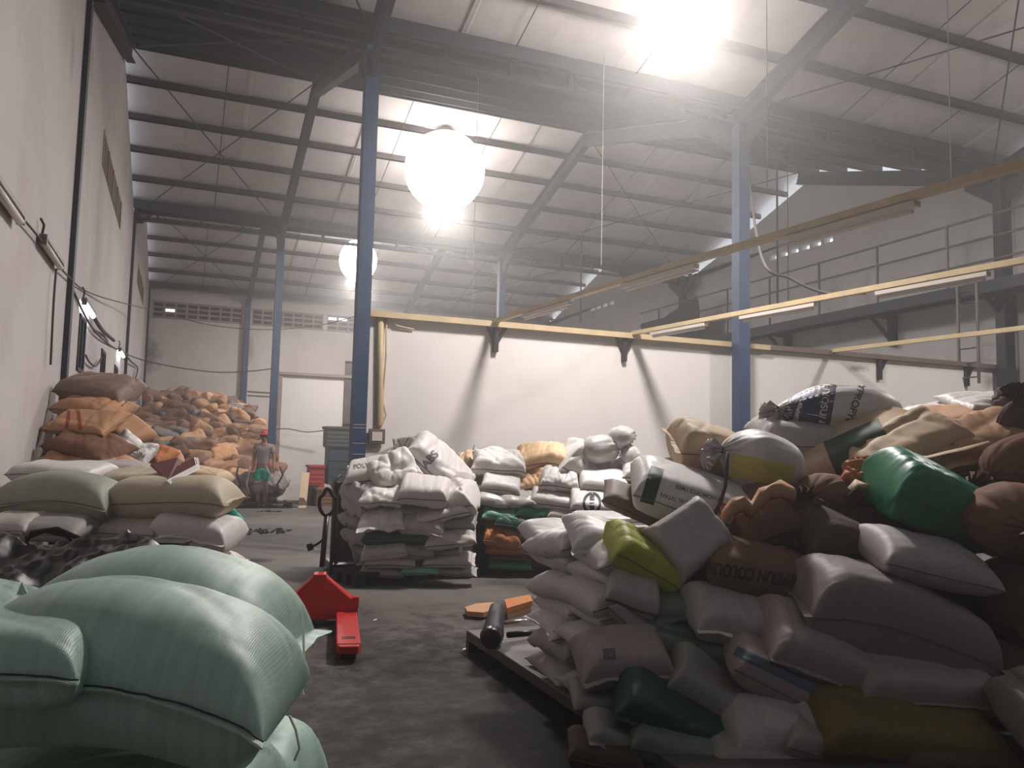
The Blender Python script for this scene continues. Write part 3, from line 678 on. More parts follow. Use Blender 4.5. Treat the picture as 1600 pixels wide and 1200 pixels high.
def decal_patch(o, m, c, xdir, w, h, name='printed_patch', shape='rect', n=24, inner=0):
    bm = bmesh.new()
    if shape == 'rect':
        bmesh.ops.create_grid(bm, x_segments=n, y_segments=n, size=.5)
        for v in bm.verts: v.co.x *= w; v.co.y *= h
    elif shape == 'disc':
        bmesh.ops.create_circle(bm, cap_ends=True, cap_tris=True, segments=28, radius=.5)
        es = [e for e in bm.edges if e.calc_length() > .2]; bmesh.ops.subdivide_edges(bm, edges=es, cuts=5, use_grid_fill=True)
        for v in bm.verts: v.co.x *= w; v.co.y *= h
    elif shape == 'ring':
        k = 36; A = [bm.verts.new((w/2*math.cos(2*math.pi*i/k), h/2*math.sin(2*math.pi*i/k), 0)) for i in range(k)]
        B = [bm.verts.new((w/2*inner*math.cos(2*math.pi*i/k), h/2*inner*math.sin(2*math.pi*i/k), 0)) for i in range(k)]
        for i in range(k): bm.faces.new((A[i], A[(i+1) % k], B[(i+1) % k], B[i]))
    return project_mesh(o, bm, m, c, xdir, 1., name, off=.002)

ink_black = mat('ink_black', (28, 26, 28), .6, var=.05)
ink_grey = mat('ink_grey', (104, 100, 102), .6, var=.05)
ink_navy = mat('ink_navy', (50, 52, 92), .5, var=.08)
ink_white = mat('ink_white', (222, 218, 216), .5, var=.03)
ink_green = mat('ink_green', (38, 70, 48), .6, var=.12, scale=8)
ink_yellow = mat('ink_yellow', (196, 186, 96), .5, var=.1)
ink_red = mat('ink_red', (176, 64, 66), .6, var=.1)
ink_brick = mat('ink_brick', (148, 62, 48), .7, var=.1)
ink_blue = mat('ink_blue', (78, 92, 108), .6, var=.1)
ink_dgreen = mat('ink_sage', (70, 104, 88), .6, var=.1)

# ---------------------------------------------------------------- left foreground: pale green sacks
G2 = sack(262, 975, 2.45, 408, 225, .62, 2, 6, 4, 'pale_green', 'pale green woven sack second in the foreground pile, half behind the largest', proto=1, bend=.18, soft=.12, crs=.02, hem='r', sub=1, hemh=.05)
G1 = sack(212, 1030, 1.90, 500, 250, .52, 3, 5, 0, 'pale_green', 'largest pale green woven sack in the left foreground with a long front hem', proto=1, bend=.20, soft=.12, crs=.02, hem='f', sub=1, hemh=.016, thread=True)
G3 = sack(-66, 1018, 1.70, 430, 136, .36, 12, -3, 0, 'pale_green', 'pale green woven sack at the left edge, its pointed corner lying on the largest', proto=0, bend=.15, soft=.14, crs=.04, hem='f', sub=1, hemh=.016, thread=True)
G4 = sack(170, 1250, 1.98, 500, 220, .60, 2, 2, 0, 'pale_green', 'pale green woven sack at the bottom edge under the largest one', proto=0, bend=.1, soft=.12, crs=.02, hem='r', sub=1, hemh=.05)
G5 = sack(-55, 965, 2.3, 190, 110, .4, 0, 8, 0, 'pale_green', 'light green sack corner peeping at the left edge behind the others', proto=0, hem='r', hemh=.04)
G6 = sack(230, 1290, 2.5, 520, 240, .6, 2, 2, 0, 'pale_green', 'pale green sack low in the pile, behind the bottom one', proto=0, soft=.1)
for (pts, lab) in (([(470, 955), (474, 985), (475, 1040), (471, 1075), (474, 1086)], 'loose white sewing string hanging from the second green sack'),
                   ([(452, 1118), (462, 1140), (468, 1170), (460, 1188)], 'short loose sewing string hanging from the lowest green hem')):
    P_ = [PZ(*q, 2.3 if pts[0][0] == 470 else 1.95) for q in pts]; c0 = P_[0]
    tag(MB().tube([p-c0 for p in P_], .0035, 5).build('string', m_thread, loc=c0), lab, 'string')
# torn hem triangles on the right ends
def flap(pts, zc, m, par, name='torn_hem'):
    P_ = [PZ(*q, zc) for q in pts]; Mi = par.matrix_world.inverted(); n = -_f*.006
    return MB().prism([Mi @ p for p in P_], Mi.to_3x3() @ n).build(name, m, par)
bpy.context.view_layer.update()
flap([(36, 908), (46, 930), (28, 928)], 2.2, SM['pale_green'], G5)

# black plastic sheets and a machine behind the green sacks
def sheet(name, u0, u1, v0, v1, hf, m, label, cat, nu=60, nv=46, thick=.01):
    vs = []; fs = []
    for i in range(nu+1):
        for j in range(nv+1):
            x = u0+(u1-u0)*i/nu; y = v0+(v1-v0)*j/nv; vs.append((x, y, hf(x, y)))
    k = nv+1
    for i in range(nu):
        for j in range(nv): a = i*k+j; fs.append((a, a+k, a+k+1, a+1))
    o = MB().add(vs, fs).build(name, m, smooth=True); s = o.modifiers.new('s', 'SOLIDIFY'); s.thickness = thick; s.offset = -1
    return tag(o, label, cat)
def ridg(x, y, s, sc):
    return (1-abs(noise.noise(Vector((x*sc, y*sc, s)))*2))
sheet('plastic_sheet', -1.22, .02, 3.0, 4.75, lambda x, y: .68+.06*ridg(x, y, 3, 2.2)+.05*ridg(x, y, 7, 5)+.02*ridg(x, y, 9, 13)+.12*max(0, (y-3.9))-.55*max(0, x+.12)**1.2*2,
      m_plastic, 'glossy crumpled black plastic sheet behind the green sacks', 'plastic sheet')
sb = empty('crate', (-.6, 3.9, 0)); tag(sb, 'dark low crate hidden under the black plastic sheet', 'crate')
MB().box(-.62, .5, -.85, .8, 0, .55).build('body', m_dark, sb); MB().box(-.64, .52, -.87, .82, .5, .56).build('rim', m_steel, sb)
P0 = PZ(145, 842, 4.65); P1 = PZ(282, 842, 4.65)
bx = empty('dark_box', (P0+P1)/2-Vector((0, 0, .06))); tag(bx, 'flat matt black box standing at the end of the black plastic', 'box'); bx.rotation_euler.z = -YAW
wd = (P1-P0).length
MB().box(-wd/2, wd/2, -.02, .14, -.75, .03).build('body', m_black, bx, bevel=.004)
MB().box(-wd/2-.01, wd/2+.01, -.03, .15, .03, .045).build('lid', m_dark, bx, bevel=.003)
MB().box(wd/2-.16, wd/2-.145, -.035, -.02, -.75, .03).box(wd/2-.02, wd/2, -.03, -.02, -.75, .03).build('corner_strip', m_dark, bx)
hp = MB(); hpP = [PZ(*q, 4.5) for q in ((42, 826), (70, 815), (105, 822), (118, 838), (85, 850), (55, 846), (42, 834), (50, 818), (90, 812), (150, 838), (178, 834))]
tag(hp.tube([p-hpP[0] for p in hpP], .014, 8).build('hose', m_rubber, smooth=True, loc=hpP[0]-Vector((0, 0, .05))), 'black rubber hose coiled on the plastic sheet', 'hose')

# mid-left sacks
ML = [
 (78, 776, 6.0, 205, 76, .5, -8, 1, 6, 'green_grey', 'long grey-green sack left of the beige one with a dark side seam', dict(proto=1, bend=.12, hem='f', hemh=.02, thread=True, crs=.02)),
 (272, 779, 6.1, 196, 72, .5, 0, 0, 10, 'beige', 'plump beige sack on top, between grey-green sack and the aisle', dict(proto=1, bend=.1, hem='r', crs=.02)),
 (222, 752, 6.5, 120, 40, .4, 10, -6, 10, 'beige', 'beige sack lying behind the plump beige one', dict(proto=0)),
 (100, 738, 6.5, 130, 34, .5, 0, 2, 5, 'white', 'whitish sack lying behind the grey-green one at the wall', dict(proto=0)),
 (195, 735, 7.0, 110, 30, .5, 0, 4, 5, 'white_dirty', 'dirty white sack under the maroon sheet', dict(proto=0)),
 (310, 745, 6.7, 90, 26, .4, 0, 6, 5, 'tan_light', 'light tan flattened sack beside the maroon sheet', dict(proto=2)),
 (203, 826, 6.0, 118, 44, .45, 0, 0, 8, 'white_dirty', 'off-white sack in the lower row under the beige sack, left one', dict(proto=1)),
 (308, 834, 6.05, 122, 60, .5, 0, 3, 8, 'white', 'white sack in the lower row under the beige sack, right one', dict(proto=0, hem='f')),
 (80, 824, 5.7, 130, 44, .5, 0, 0, 8, 'grey', 'dark grey sack in the lower row under the grey-green sack', dict(proto=1)),
 (-35, 818, 5.6, 90, 44, .5, 0, 0, 8, 'white_dirty', 'whitish sack at the left edge in the lower row', dict(proto=1)),
 (300, 882, 6.1, 130, 55, .5, 0, 2, 8, 'white', 'white sack on the floor beneath the lower row near the aisle', dict(proto=1, hem='r')),
 (180, 884, 6.2, 130, 55, .5, 0, 2, 8, 'white_dirty', 'white sack on the floor hidden behind the black box', dict(proto=1)),
 (60, 884, 6.2, 130, 60, .5, 0, 2, 8, 'grey', 'grey sack on the floor behind the black plastic', dict(proto=1)),
 (290, 918, 6.2, 150, 50, .5, 0, 2, 8, 'white_dirty', 'lowest white sack on the floor near the aisle', dict(proto=1)),
 (356, 812, 6.4, 42, 42, .3, 30, 50, 8, 'teal', 'small bright teal sack sticking out at the aisle end', dict(proto=2, hem='r')),
]
for a in ML: sack(*a[:-1], **a[-1])
fp = [PZ(*q, z) for q, z in (((234, 727), 6.35), ((276, 717), 6.45), ((282, 726), 6.42), ((303, 716), 6.5), ((306, 728), 6.3), ((260, 752), 5.95))]
o = MB().prism([p-fp[0] for p in fp], (.01, .02, .012)).build('folded_sack', mat('maroon_print', (92, 44, 44), .7, var=.1), loc=fp[0]); tag(o, 'maroon printed empty sack folded on top of the beige sacks', 'sack')
e_ = [PZ(*q, z) for q, z in (((260, 752), 5.94), ((306, 728), 6.29), ((303, 716), 6.49), ((310, 717), 6.49), ((312, 733), 6.25), ((266, 756), 5.92))]
MB().prism([p-fp[0] for p in e_], (.0, .01, .008)).build('white_border', ink_white, o)

# brown sacks stacked against the left wall
BS = [
 (98, 603, 8.7, 118, 44, .5, -10, 9, 25, 'brown_grey', 'topmost brown woven sack of the stack against the left wall', dict(proto=0, bend=.12, hem='r', crs=.1)),
 (88, 632, 8.5, 112, 38, .5, -16, 8, 20, 'tan', 'second brown sack from the top at the left wall, sagging', dict(proto=3, bend=.1, crs=.11)),
 (122, 658, 8.2, 120, 38, .45, -16, 2, 30, 'tan', 'tan sack with two red curved stripes in the left wall stack', dict(proto=0, hem='r', crs=.08)),
 (142, 694, 8.0, 122, 38, .5, -16, 16, 20, 'brown', 'brown sack below the red-striped one, drooping to the aisle', dict(proto=3, bend=.25, crs=.12)),
 (132, 728, 7.9, 140, 52, .5, -16, 10, 20, 'tan', 'light tan sack lowest in the left wall stack above the grey-green sack', dict(proto=3, crs=.11)),
 (194, 668, 9.2, 80, 28, .45, -16, 30, 20, 'tan', 'narrow tan sack sloping down right of the red-striped one', dict(proto=0)),
 (207, 708, 8.6, 62, 52, .4, 20, 30, 40, 'white', 'white printed crumpled sack between the brown stack and the heap', dict(proto=3, crs=.15)),
 (240, 712, 9.0, 60, 30, .4, -16, 10, 20, 'orange', 'small golden tan sack beside the white printed one', dict(proto=3, crs=.15)),
 (222, 712, 9.3, 60, 30, .4, -16, 0, 20, 'tan_light', 'small pale tan sack behind the golden one', dict(proto=3, crs=.15)),
 (44, 712, 8.4, 55, 40, .4, -16, 0, 20, 'dark_brown', 'reddish brown sack wedged in the dark by the left wall', dict(proto=3)),
 (62, 745, 8.2, 110, 36, .5, -16, 0, 20, 'dark_brown', 'reddish brown sack low beside the left wall', dict(proto=3)),
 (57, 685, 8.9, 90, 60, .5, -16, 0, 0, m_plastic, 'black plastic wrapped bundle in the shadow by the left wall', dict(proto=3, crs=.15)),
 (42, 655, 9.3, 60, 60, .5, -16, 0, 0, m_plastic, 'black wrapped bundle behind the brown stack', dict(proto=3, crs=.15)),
 (187, 770, 9.0, 120, 60, .6, -16, 0, 0, 'brown', 'brown sack on the floor behind the left wall stack', dict(proto=1)),
 (102, 790, 8.8, 140, 80, .6, -16, 0, 0, 'brown', 'brown sack at the base of the left wall stack', dict(proto=1)),
 (82, 830, 8.7, 160, 80, .6, -16, 0, 0, 'brown', 'lowest brown sack under the left wall stack', dict(proto=1)),
]
bs = [sack(*a[:-1], **a[-1]) for a in BS]
for x in (106, 124): decal_patch(bs[2], ink_brick, (x, 656, 8.2), 8 if x == 106 else -8, .035, .19, 'red_stripe', n=10)
decal_text(bs[6], 'PP RESIN', ink_grey, (208, 704, 8.6), 30, .07)

CORE = {}
def core(key, M, k=1, mk='white_dirty'):
    P, Q = COARSE4[k]; c = CORE.setdefault(key, [MB(), mk]); c[0].add([M @ Vector(v) for v in P.tolist()], [tuple(q) for q in Q.tolist()])
def core_done(key, label):
    mb, mk = CORE.pop(key); tag(mb.build('buried_sacks', SM[mk], smooth=True), label, 'sacks', kind='stuff')

# ---------------------------------------------------------------- big brown heap at the back left
rg = random.Random(11)
HM = {}
def shared(mk, k):
    if (mk, k) not in HM:
        P, Q = COARSE[k]; V = P.copy(); V += nz3(V*1., 5., k*7+len(mk))*.09; V += crumple(V, k+len(mk))*.035; V[:, 2] += crease(V, 7, k+3)*.06*np.sign(V[:, 2])
        me = bpy.data.meshes.new('sack'); me.from_pydata(V.tolist(), [], Q.tolist()); me.polygons.foreach_set('use_smooth', [True]*len(Q)); me.materials.append(SM[mk]); HM[mk, k] = me
    return HM[mk, k]
def heap_z(x, y):      # height of the heap's surface
    t = max(0, min(1, (y-19.6)/9.5)); z = .25+2.75*t**.62
    return z*(1-.12*max(0, x-.5)/1.6)
hl = {'heap_a': ('tan-brown sack in the big back-left heap', 'tan sacks in the back-left heap'), 'heap_b': ('dull brown sack in the big back-left heap', 'dull brown sacks in the back-left heap'),
      'heap_c': ('grey sack in the big back-left heap', 'grey sacks in the back-left heap')}
for layer in (0, 1):
    y = 19.6
    while y < 30.4:
        dz = max(.12, heap_z(0, y+.25)-heap_z(0, y)); x = -1.0+rg.uniform(-.1, .2)
        while x < 1.95:
            ll_ = rg.uniform(.5, .78); sx = ll_*.85
            zz = heap_z(x, y)-layer*.28+rg.uniform(-.08, .1)
            if zz > .08:
                k = rg.random(); left = x < .1
                mk = ('heap_b' if k < .55 else 'heap_c' if k < .8 else 'heap_a') if left else ('heap_a' if k < .68 else 'heap_b' if k < .93 else 'heap_c')
                yw, ti, ro = rg.gauss(0, 30), rg.gauss(0, 16), rg.uniform(0, 45)
                Mx = Matrix.Translation((x+.2, y+rg.uniform(-.1, .1), zz)) @ Matrix.Rotation(R(yw), 4, 'Z') @ Matrix.Rotation(R(ti), 4, 'Y') @ Matrix.Rotation(R(ro), 4, 'X') @ Matrix.Diagonal((ll_, rg.uniform(.38, .5), rg.uniform(.2, .34), 1))
                if layer: core('heap', Mx, 1, 'heap_b')
                else:
                    o = put('sack', shared(mk, rg.randrange(6))); o.matrix_world = Mx
                    hp_ = ('at the foot of', 'low on', 'halfway up', 'high on', 'on the crest of')[0 if y < 20.2 else 1 if y < 21.4 else 2 if y < 23 else 3 if y < 26 else 4]
                    sd_ = 'by the left wall' if x < -.2 else 'in the middle' if x < .9 else 'near the slim blue column'
                    cl_ = {'heap_a': 'tan-brown', 'heap_b': 'dull brown', 'heap_c': 'grey'}[mk]
                    tag(o, '%s sack %s the back-left heap, %s' % (cl_, hp_, sd_), 'sack', '%s sacks %s the heap, %s' % (cl_, hp_, sd_))
            x += sx*rg.uniform(.75, 1.0)
        y += rg.uniform(.40, .5) if y < 24 else rg.uniform(.7, .85)
core_done('heap', 'brown sacks packed deeper inside the back-left heap')

# ---------------------------------------------------------------- neat white stack at the corner of the right-hand pile
ordn = ['bottom', 'second', 'third', 'fourth', 'fifth', 'sixth', 'seventh', 'top']
NL = 7
for k in range(NL):
    z = .20+k*.112
    for j in range(2):
        y = 3.70+j*.45+rg.uniform(-.02, .02)
        for i in range(2):
            x = 1.90+.40+i*.74+rg.uniform(-.03, .03)+(.05 if k % 2 else 0)
            if i == 1 and j == 1: lab = 'white sack inside the neat stack, %s layer, far inner side' % ordn[k]
            elif i == 1: lab = 'white sack in the neat stack, %s layer, right of the near corner' % ordn[k]
            else: lab = 'white sack of the neat stack, %s layer, %s end facing the aisle' % (ordn[k], ('near', 'far')[j])
            M = Matrix.Rotation(R(rg.gauss(0, 3)), 4, 'Z') @ Matrix.Rotation(R(rg.gauss(0, 2)), 4, 'Y') @ Matrix.Rotation(R(rg.gauss(0, 3)), 4, 'X')
            sack(0, 0, 4, 1, 1, .50, 0, 0, 0, 'white' if k > 1 else 'white_dirty', lab, at=Vector((x, y, z)), L=.84, T=.165, M=M, soft=.35, crs=.1, hem='l' if i == 0 and rg.random() < .35 else None, hemh=.014, proto=rg.choice((0, 1, 4)), bend=.15)
sack(878, 835, 4.75, 105, 46, .5, 20, 4, 10, 'white', 'smooth white sack lying over the top left corner of the neat stack', proto=0, bend=.4, soft=.3)
sack(965, 845, 4.35, 165, 62, .5, 12, 10, 22, 'white', 'shiny white sack sprawled on top of the neat stack', proto=3, bend=.3, soft=.35, hem='f')
sack(960, 808, 5.3, 130, 20, .4, 0, -2, 12, 'white', 'nearly empty flat white sack lying behind the neat stack', proto=2, soft=.2)
sack(900, 862, 5.2, 130, 40, .5, 0, 0, 0, 'white', 'white sack under the smooth one at the back of the neat stack', proto=0)

# ---------------------------------------------------------------- the mixed pile on the right
RP = [
 # px, py, zc, L, T, W, yaw, tilt, roll, mat, label, opts
 (1400, 775, 4.75, 170, 90, .5, 0, 10, 20, 'dark_brown', 'dark brown sack buried behind the bright green one', dict(proto=1)),
 (1115, 706, 4.95, 135, 74, .45, 10, 14, 20, 'tan_light', 'cream sack end pointing left above the printed grey sack', dict(proto=0, hem='l', crs=.08, hm=SM['tan_light'])),
 (1240, 690, 5.1, 130, 60, .5, 0, 5, 10, 'white_dirty', 'dull white sack under the navy-banded one', dict(proto=0)),
 (1082, 776, 4.5, 200, 84, .5, 0, 17, 20, 'white', 'grey-white printed sack with a dark green band, black strap across it', dict(proto=0, crs=.02, soft=.1)),
 (1012, 792, 4.62, 150, 44, .45, 0, 20, 25, 'brown_grey', 'brown-grey sack under the printed grey-white one', dict(proto=0)),
 (1072, 846, 4.1, 112, 118, .36, 22, -28, 60, 'white_dirty', 'silvery white sack showing a triangular end with a sewn diagonal edge', dict(proto=0, hem='l', hemh=.02, soft=.12, crs=.03, hm=m_thread)),
 (1003, 868, 4.06, 118, 74, .36, 20, 28, 30, 'yellow_green', 'yellow-green sack wedged beneath the silvery triangular one', dict(proto=0, soft=.15, crs=.04)),
 (1326, 702, 4.95, 262, 72, .5, 6, -22, 20, 'tan_light', 'long tan sack with a dark green printed block', dict(proto=0, bend=.1, crs=.05)),
 (1405, 692, 4.72, 190, 66, .45, 6, -26, 30, 'tan_light', 'crumpled light tan sack right of the green-block one', dict(proto=3, bend=.15, crs=.16)),
 (1520, 685, 4.75, 200, 74, .5, 4, -12, 24, 'tan', 'tan sack with a ragged pale hem in the top row', dict(proto=3, hem='f', crs=.12, hm=SM['tan_light'])),
 (1480, 712, 5.0, 200, 60, .5, 4, -8, 24, 'tan', 'tan sack hidden behind the ragged hem in the top row', dict(proto=3, crs=.12)),
 (1500, 642, 5.6, 150, 34, .5, 0, -8, 14, 'white', 'white crumpled sack farthest back at the top right', dict(proto=3, crs=.18)),
 (1545, 628, 5.5, 120, 34, .5, 0, -4, 14, 'white', 'white sack behind the reddish one at the top right corner', dict(proto=3, crs=.18)),
 (1510, 652, 5.3, 140, 36, .5, 0, -4, 14, 'tan', 'smooth tan sack in front of the white ones at the top right', dict(proto=0)),
 (1350, 742, 4.5, 60, 78, .3, 30, -50, 20, 'orange', 'orange-brown torn paper sack standing left of the bright green one', dict(proto=3, crs=.25, soft=.4)),
 (1385, 735, 4.65, 130, 40, .4, 0, -6, 20, 'tan', 'tan paper sack lying behind the torn one', dict(proto=3, crs=.2)),
 (1458, 783, 4.25, 200, 112, .42, 10, 22, 22, 'green', 'bright green shiny sack with its corner pointing left', dict(proto=0, soft=.15, crs=.05, sub=1)),
 (1195, 805, 4.4, 160, 78, .45, 10, -16, 25, 'brown', 'brown torn paper sack with a curled bright edge', dict(proto=3, crs=.2, soft=.35)),
 (1325, 838, 4.3, 170, 92, .5, 5, 8, 22, 'dark_brown', 'dark brown sack above the large mauve one', dict(proto=0, crs=.06)),
 (1250, 830, 4.5, 150, 80, .5, 5, 8, 22, 'dark_brown', 'dark brown sack behind the lettered brown one', dict(proto=1)),
 (1440, 872, 3.98, 190, 88, .48, 4, 12, 16, 'white_dirty', 'squared off-white sack beneath the bright green one', dict(proto=1, soft=.1, crs=.03, hem=None)),
 (1190, 893, 4.08, 205, 94, .48, 4, 13, 18, 'brown', 'brown sack with black capital lettering upside down', dict(proto=1, soft=.12, crs=.03)),
 (1385, 962, 3.85, 305, 135, .5, 4, 17, 10, 'purple', 'largest mauve woven sack in the middle of the right pile', dict(proto=0, bend=.12, soft=.12, crs=.03, hem='l', sub=1)),
 (1152, 965, 3.86, 168, 82, .48, 10, 12, 24, 'white_dirty', 'off-white checked sack with a pale stitched front hem', dict(proto=0, hem='f', hemh=.02, soft=.12, hm=m_thread)),
 (1068, 942, 4.0, 130, 60, .45, 0, -6, 20, 'grey_green', 'grey-green sack left of the off-white checked one', dict(proto=0, hem='f')),
 (1085, 1003, 3.87, 160, 66, .48, 0, 14, 22, 'grey_green', 'grey sack with a faint green line below the grey-green one', dict(proto=0, soft=.15)),
 (1275, 1018, 3.74, 200, 118, .52, 6, 22, 26, 'pink', 'mauve-pink sack below the lettered brown one', dict(proto=0, hem='f', hemh=.02, soft=.15, sub=1)),
 (984, 925, 3.95, 84, 62, .4, 0, 12, 28, 'white_dirty', 'creased white sack with a dark stitched lip at the stack corner', dict(proto=0, hem='f', hm=m_hemdk, hemh=.012)),
 (1010, 985, 3.88, 145, 40, .32, 0, 42, 24, 'pink', 'narrow pinkish sack sliding diagonally over the neat stack', dict(proto=0, soft=.3)),
 (972, 1028, 3.72, 150, 84, .48, 8, -4, 24, 'pink', 'pinkish sack with a small square stamp and open lip', dict(proto=0, hem='f', hm=SM['white_dirty'], hemh=.02)),
 (1112, 1078, 3.66, 162, 84, .45, 6, 28, 28, 'grey', 'grey sack slanting down right with a dark front seam', dict(proto=0, hem='f', hemh=.015, hm=m_hemdk)),
 (1228, 1062, 3.64, 205, 78, .48, 6, 26, 24, 'pink', 'pinkish grey sack with a slate blue stripe', dict(proto=0, soft=.15)),
 (1435, 1062, 3.68, 235, 92, .55, 4, 4, 22, 'pink', 'light mauve sack with a wavy front seam under the largest one', dict(proto=0, hem='f', hemh=.015, soft=.15)),
 (948, 1093, 3.72, 120, 56, .45, 6, 4, 16, 'grey', 'grey sack under the stamped pinkish one', dict(proto=0)),
 (1048, 1125, 3.55, 200, 100, .55, 10, 24, 34, 'green_dark', 'dark green sack near the bottom of the right pile', dict(proto=0, hem='f', hemh=.02)),
 (1208, 1136, 3.5, 172, 92, .5, 10, -4, 22, 'white_dirty', 'off-white sack with swirled creases by the olive one', dict(proto=3, crs=.12)),
 (975, 1160, 3.48, 135, 60, .45, 10, 22, 22, 'grey', 'dark grey sack low at the left foot of the right pile', dict(proto=0, hem='f')),
 (1410, 1158, 3.46, 310, 112, .6, 4, 7, 20, 'olive', 'wide olive-yellow sack at the bottom of the right pile', dict(proto=0, hem='f', hemh=.012, soft=.12, hm=m_hemdk)),
 (1180, 1205, 3.4, 160, 70, .5, 0, 5, 15, 'grey', 'grey sack at the bottom edge left of the mauve one', dict(proto=0)),
 (1300, 1210, 3.4, 170, 70, .5, 0, 18, 15, 'pink', 'mauve sack at the bottom edge below the olive one', dict(proto=0)),
 (1060, 1220, 3.42, 160, 70, .5, 0, 10, 15, 'grey_green', 'dark grey-green sack at the bottom edge below the dark green one', dict(proto=0)),
 (945, 1215, 3.42, 120, 60, .5, 0, 10, 15, 'dark_brown', 'nearly black sack at the bottom edge beside the aisle', dict(proto=0)),
 (1490, 1240, 3.35, 200, 80, .5, 0, 4, 15, 'dark_brown', 'dark sack at the bottom edge below the olive one, right', dict(proto=0)),
 (1625, 1120, 3.3, 100, 120, .5, 0, 4, 15, 'purple', 'mauve sack cut by the right edge near the bottom', dict(proto=0)),
 (1600, 1050, 3.75, 120, 90, .5, 0, 4, 15, 'dark_brown', 'very dark sack in shadow at the right edge', dict(proto=0)),
 (1640, 1060, 3.4, 90, 40, .5, 0, -8, 15, 'purple', 'small mauve sack corner at the right edge above the cut one', dict(proto=0, hem='l')),
 (1590, 640, 5.0, 60, 70, .4, 0, -60, 20, 'dark_brown', 'reddish brown crumpled sack standing highest at the right edge', dict(proto=3, crs=.2, soft=.4)),
]
rp = {}
for a in RP: rp[a[10]] = sack(*a[:-1], **a[-1])
def find(s): return next(v for k, v in rp.items() if s in k)
# tied sacks of the right pile
T1 = tied(1308, 640, 5.2, 215, 104, 16, -4, 0, 'white', 'white tied sack with a navy printed band, top of the right pile', flat=.8)
T2 = tied(1190, 722, 4.65, 128, 112, 12, 10, 0, 'white', 'white and yellow tied sack with a dark rope', pleat=.05)
T3 = tied(1292, 768, 4.5, 120, 84, 50, 0, 0, 'brown', 'brown tied sack with radiating pleats above the dark brown ones', pleat=.09)
T4 = tied(1592, 722, 4.35, 140, 112, 20, -20, 0, 'brown', 'brown round sack with a stitched line, right edge upper', flat=.85)
T5 = tied(1580, 815, 4.0, 120, 135, 84, 0, 0, 'brown', 'brown tied sack whose gathered knot faces the viewer at the right edge', pleat=.10)
T6 = tied(1612, 945, 3.95, 180, 165, 60, -50, 0, 'dark_brown', 'big dark brown round sack below the knotted one', pleat=.04)
T7 = tied(1592, 668, 4.7, 100, 60, 60, 60, 0, 'dark_brown', 'small reddish brown tied sack above the round one', pleat=.1)
# hidden body of the pile, one layer behind
bk = random.Random(5); bi = 0
WH = ['brown', 'grey', 'mauve', 'dull white']; MKS = ['brown', 'grey', 'purple', 'white_dirty']
for py in (1180, 1110, 1040, 970, 900, 840, 790, 745):
    zc = 3.4+(1200-py)/550*1.45+.42
    for px in range(1010 if py > 850 else 1100, 1660, 120):
        core('right', Matrix.Translation(PZ(px+bk.uniform(-15, 15), py, zc)) @ orient(bk.gauss(0, 8), bk.gauss(4, 8), 10) @ Matrix.Diagonal((.4, .5, .27, 1)), 1, 'dark_brown')
core_done('right', 'dull sacks buried inside the right-hand mixed pile')

# print on the sacks
o = find('lettered' if False else 'black capital lettering')
decal_text(o, 'NIPPISUN COLOUR', ink_black, (1182, 898, 4.0), 189, .054, thick=.03, squash=1.5)
o = find('printed sack with a dark green band')
decal_patch(o, ink_green, (1019, 758, 4.5), 17, .075, .20, 'green_band')
decal_text(o, 'LOTTE CHEMICAL TITAN', ink_grey, (1080, 787, 4.4), 197, .030, thick=.01)
decal_text(o, 'PP HOMOPOLYMER', ink_grey, (1092, 771, 4.4), 197, .030, thick=.012)
decal_patch(o, ink_red, (1131, 796, 4.4), 0, .065, .065, 'red_badge', 'disc')
decal_patch(o, ink_white, (1131, 796, 4.38), 0, .04, .04, 'badge_ring', 'ring', inner=.6)
o = find('dark green printed block')
decal_patch(o, ink_green, (1340, 696, 4.9), -24, .36, .20, 'green_block')
decal_patch(T1, ink_navy, (1276, 634, 5.2), 10, .20, .40, 'navy_band')
decal_patch(T1, ink_navy, (1238, 632, 5.2), 20, .07, .36, 'navy_stripe')
decal_patch(T1, ink_white, (1252, 633, 5.15), 16, .014, .36, 'white_stripe')
decal_text(T1, 'HYOSUNG', ink_white, (1287, 636, 5.1), 98, .06, thick=.01)
decal_text(T1, 'POLYPROPYLENE', ink_black, (1336, 630, 5.1), 110, .062, thick=.015)
decal_patch(T2, ink_yellow, (1190, 736, 4.5), 12, .36, .13, 'yellow_stripe')
o = find('small square stamp'); decal_patch(o, ink_grey, (952, 1022, 3.7), -4, .055, .05, 'stamp'); decal_patch(o, SM['pink'], (952, 1024, 3.68), -4, .03, .012, 'stamp_gap', n=4)
o = find('slate blue stripe'); decal_patch(o, ink_blue, (1222, 1052, 3.6), 26, .46, .045, 'blue_stripe', n=30)
o = find('faint green line'); decal_patch(o, ink_dgreen, (1090, 998, 3.8), 14, .38, .022, 'green_line', n=30)
# dark rope hanging from the tied sack
rpz = [PZ(*q, z) for q, z in (((1137, 706), 4.42), ((1136, 725), 4.38), ((1133, 760), 4.3), ((1126, 785), 4.25), ((1115, 806), 4.22))]
tag(MB().tube([p-rpz[0] for p in rpz], .010, 7).build('rope', m_hemdk, smooth=True, loc=rpz[0]), 'dark rope dangling from the white and yellow tied sack', 'rope')
rpz = [PZ(*q, 5.0) for q in ((1196, 672), (1202, 662), (1215, 655), (1232, 656))]
tag(MB().tube([p-rpz[0] for p in rpz], .008, 6).build('rope', m_hemdk, smooth=True, loc=rpz[0]), 'dark tie rope at the neck of the navy-banded sack', 'rope')
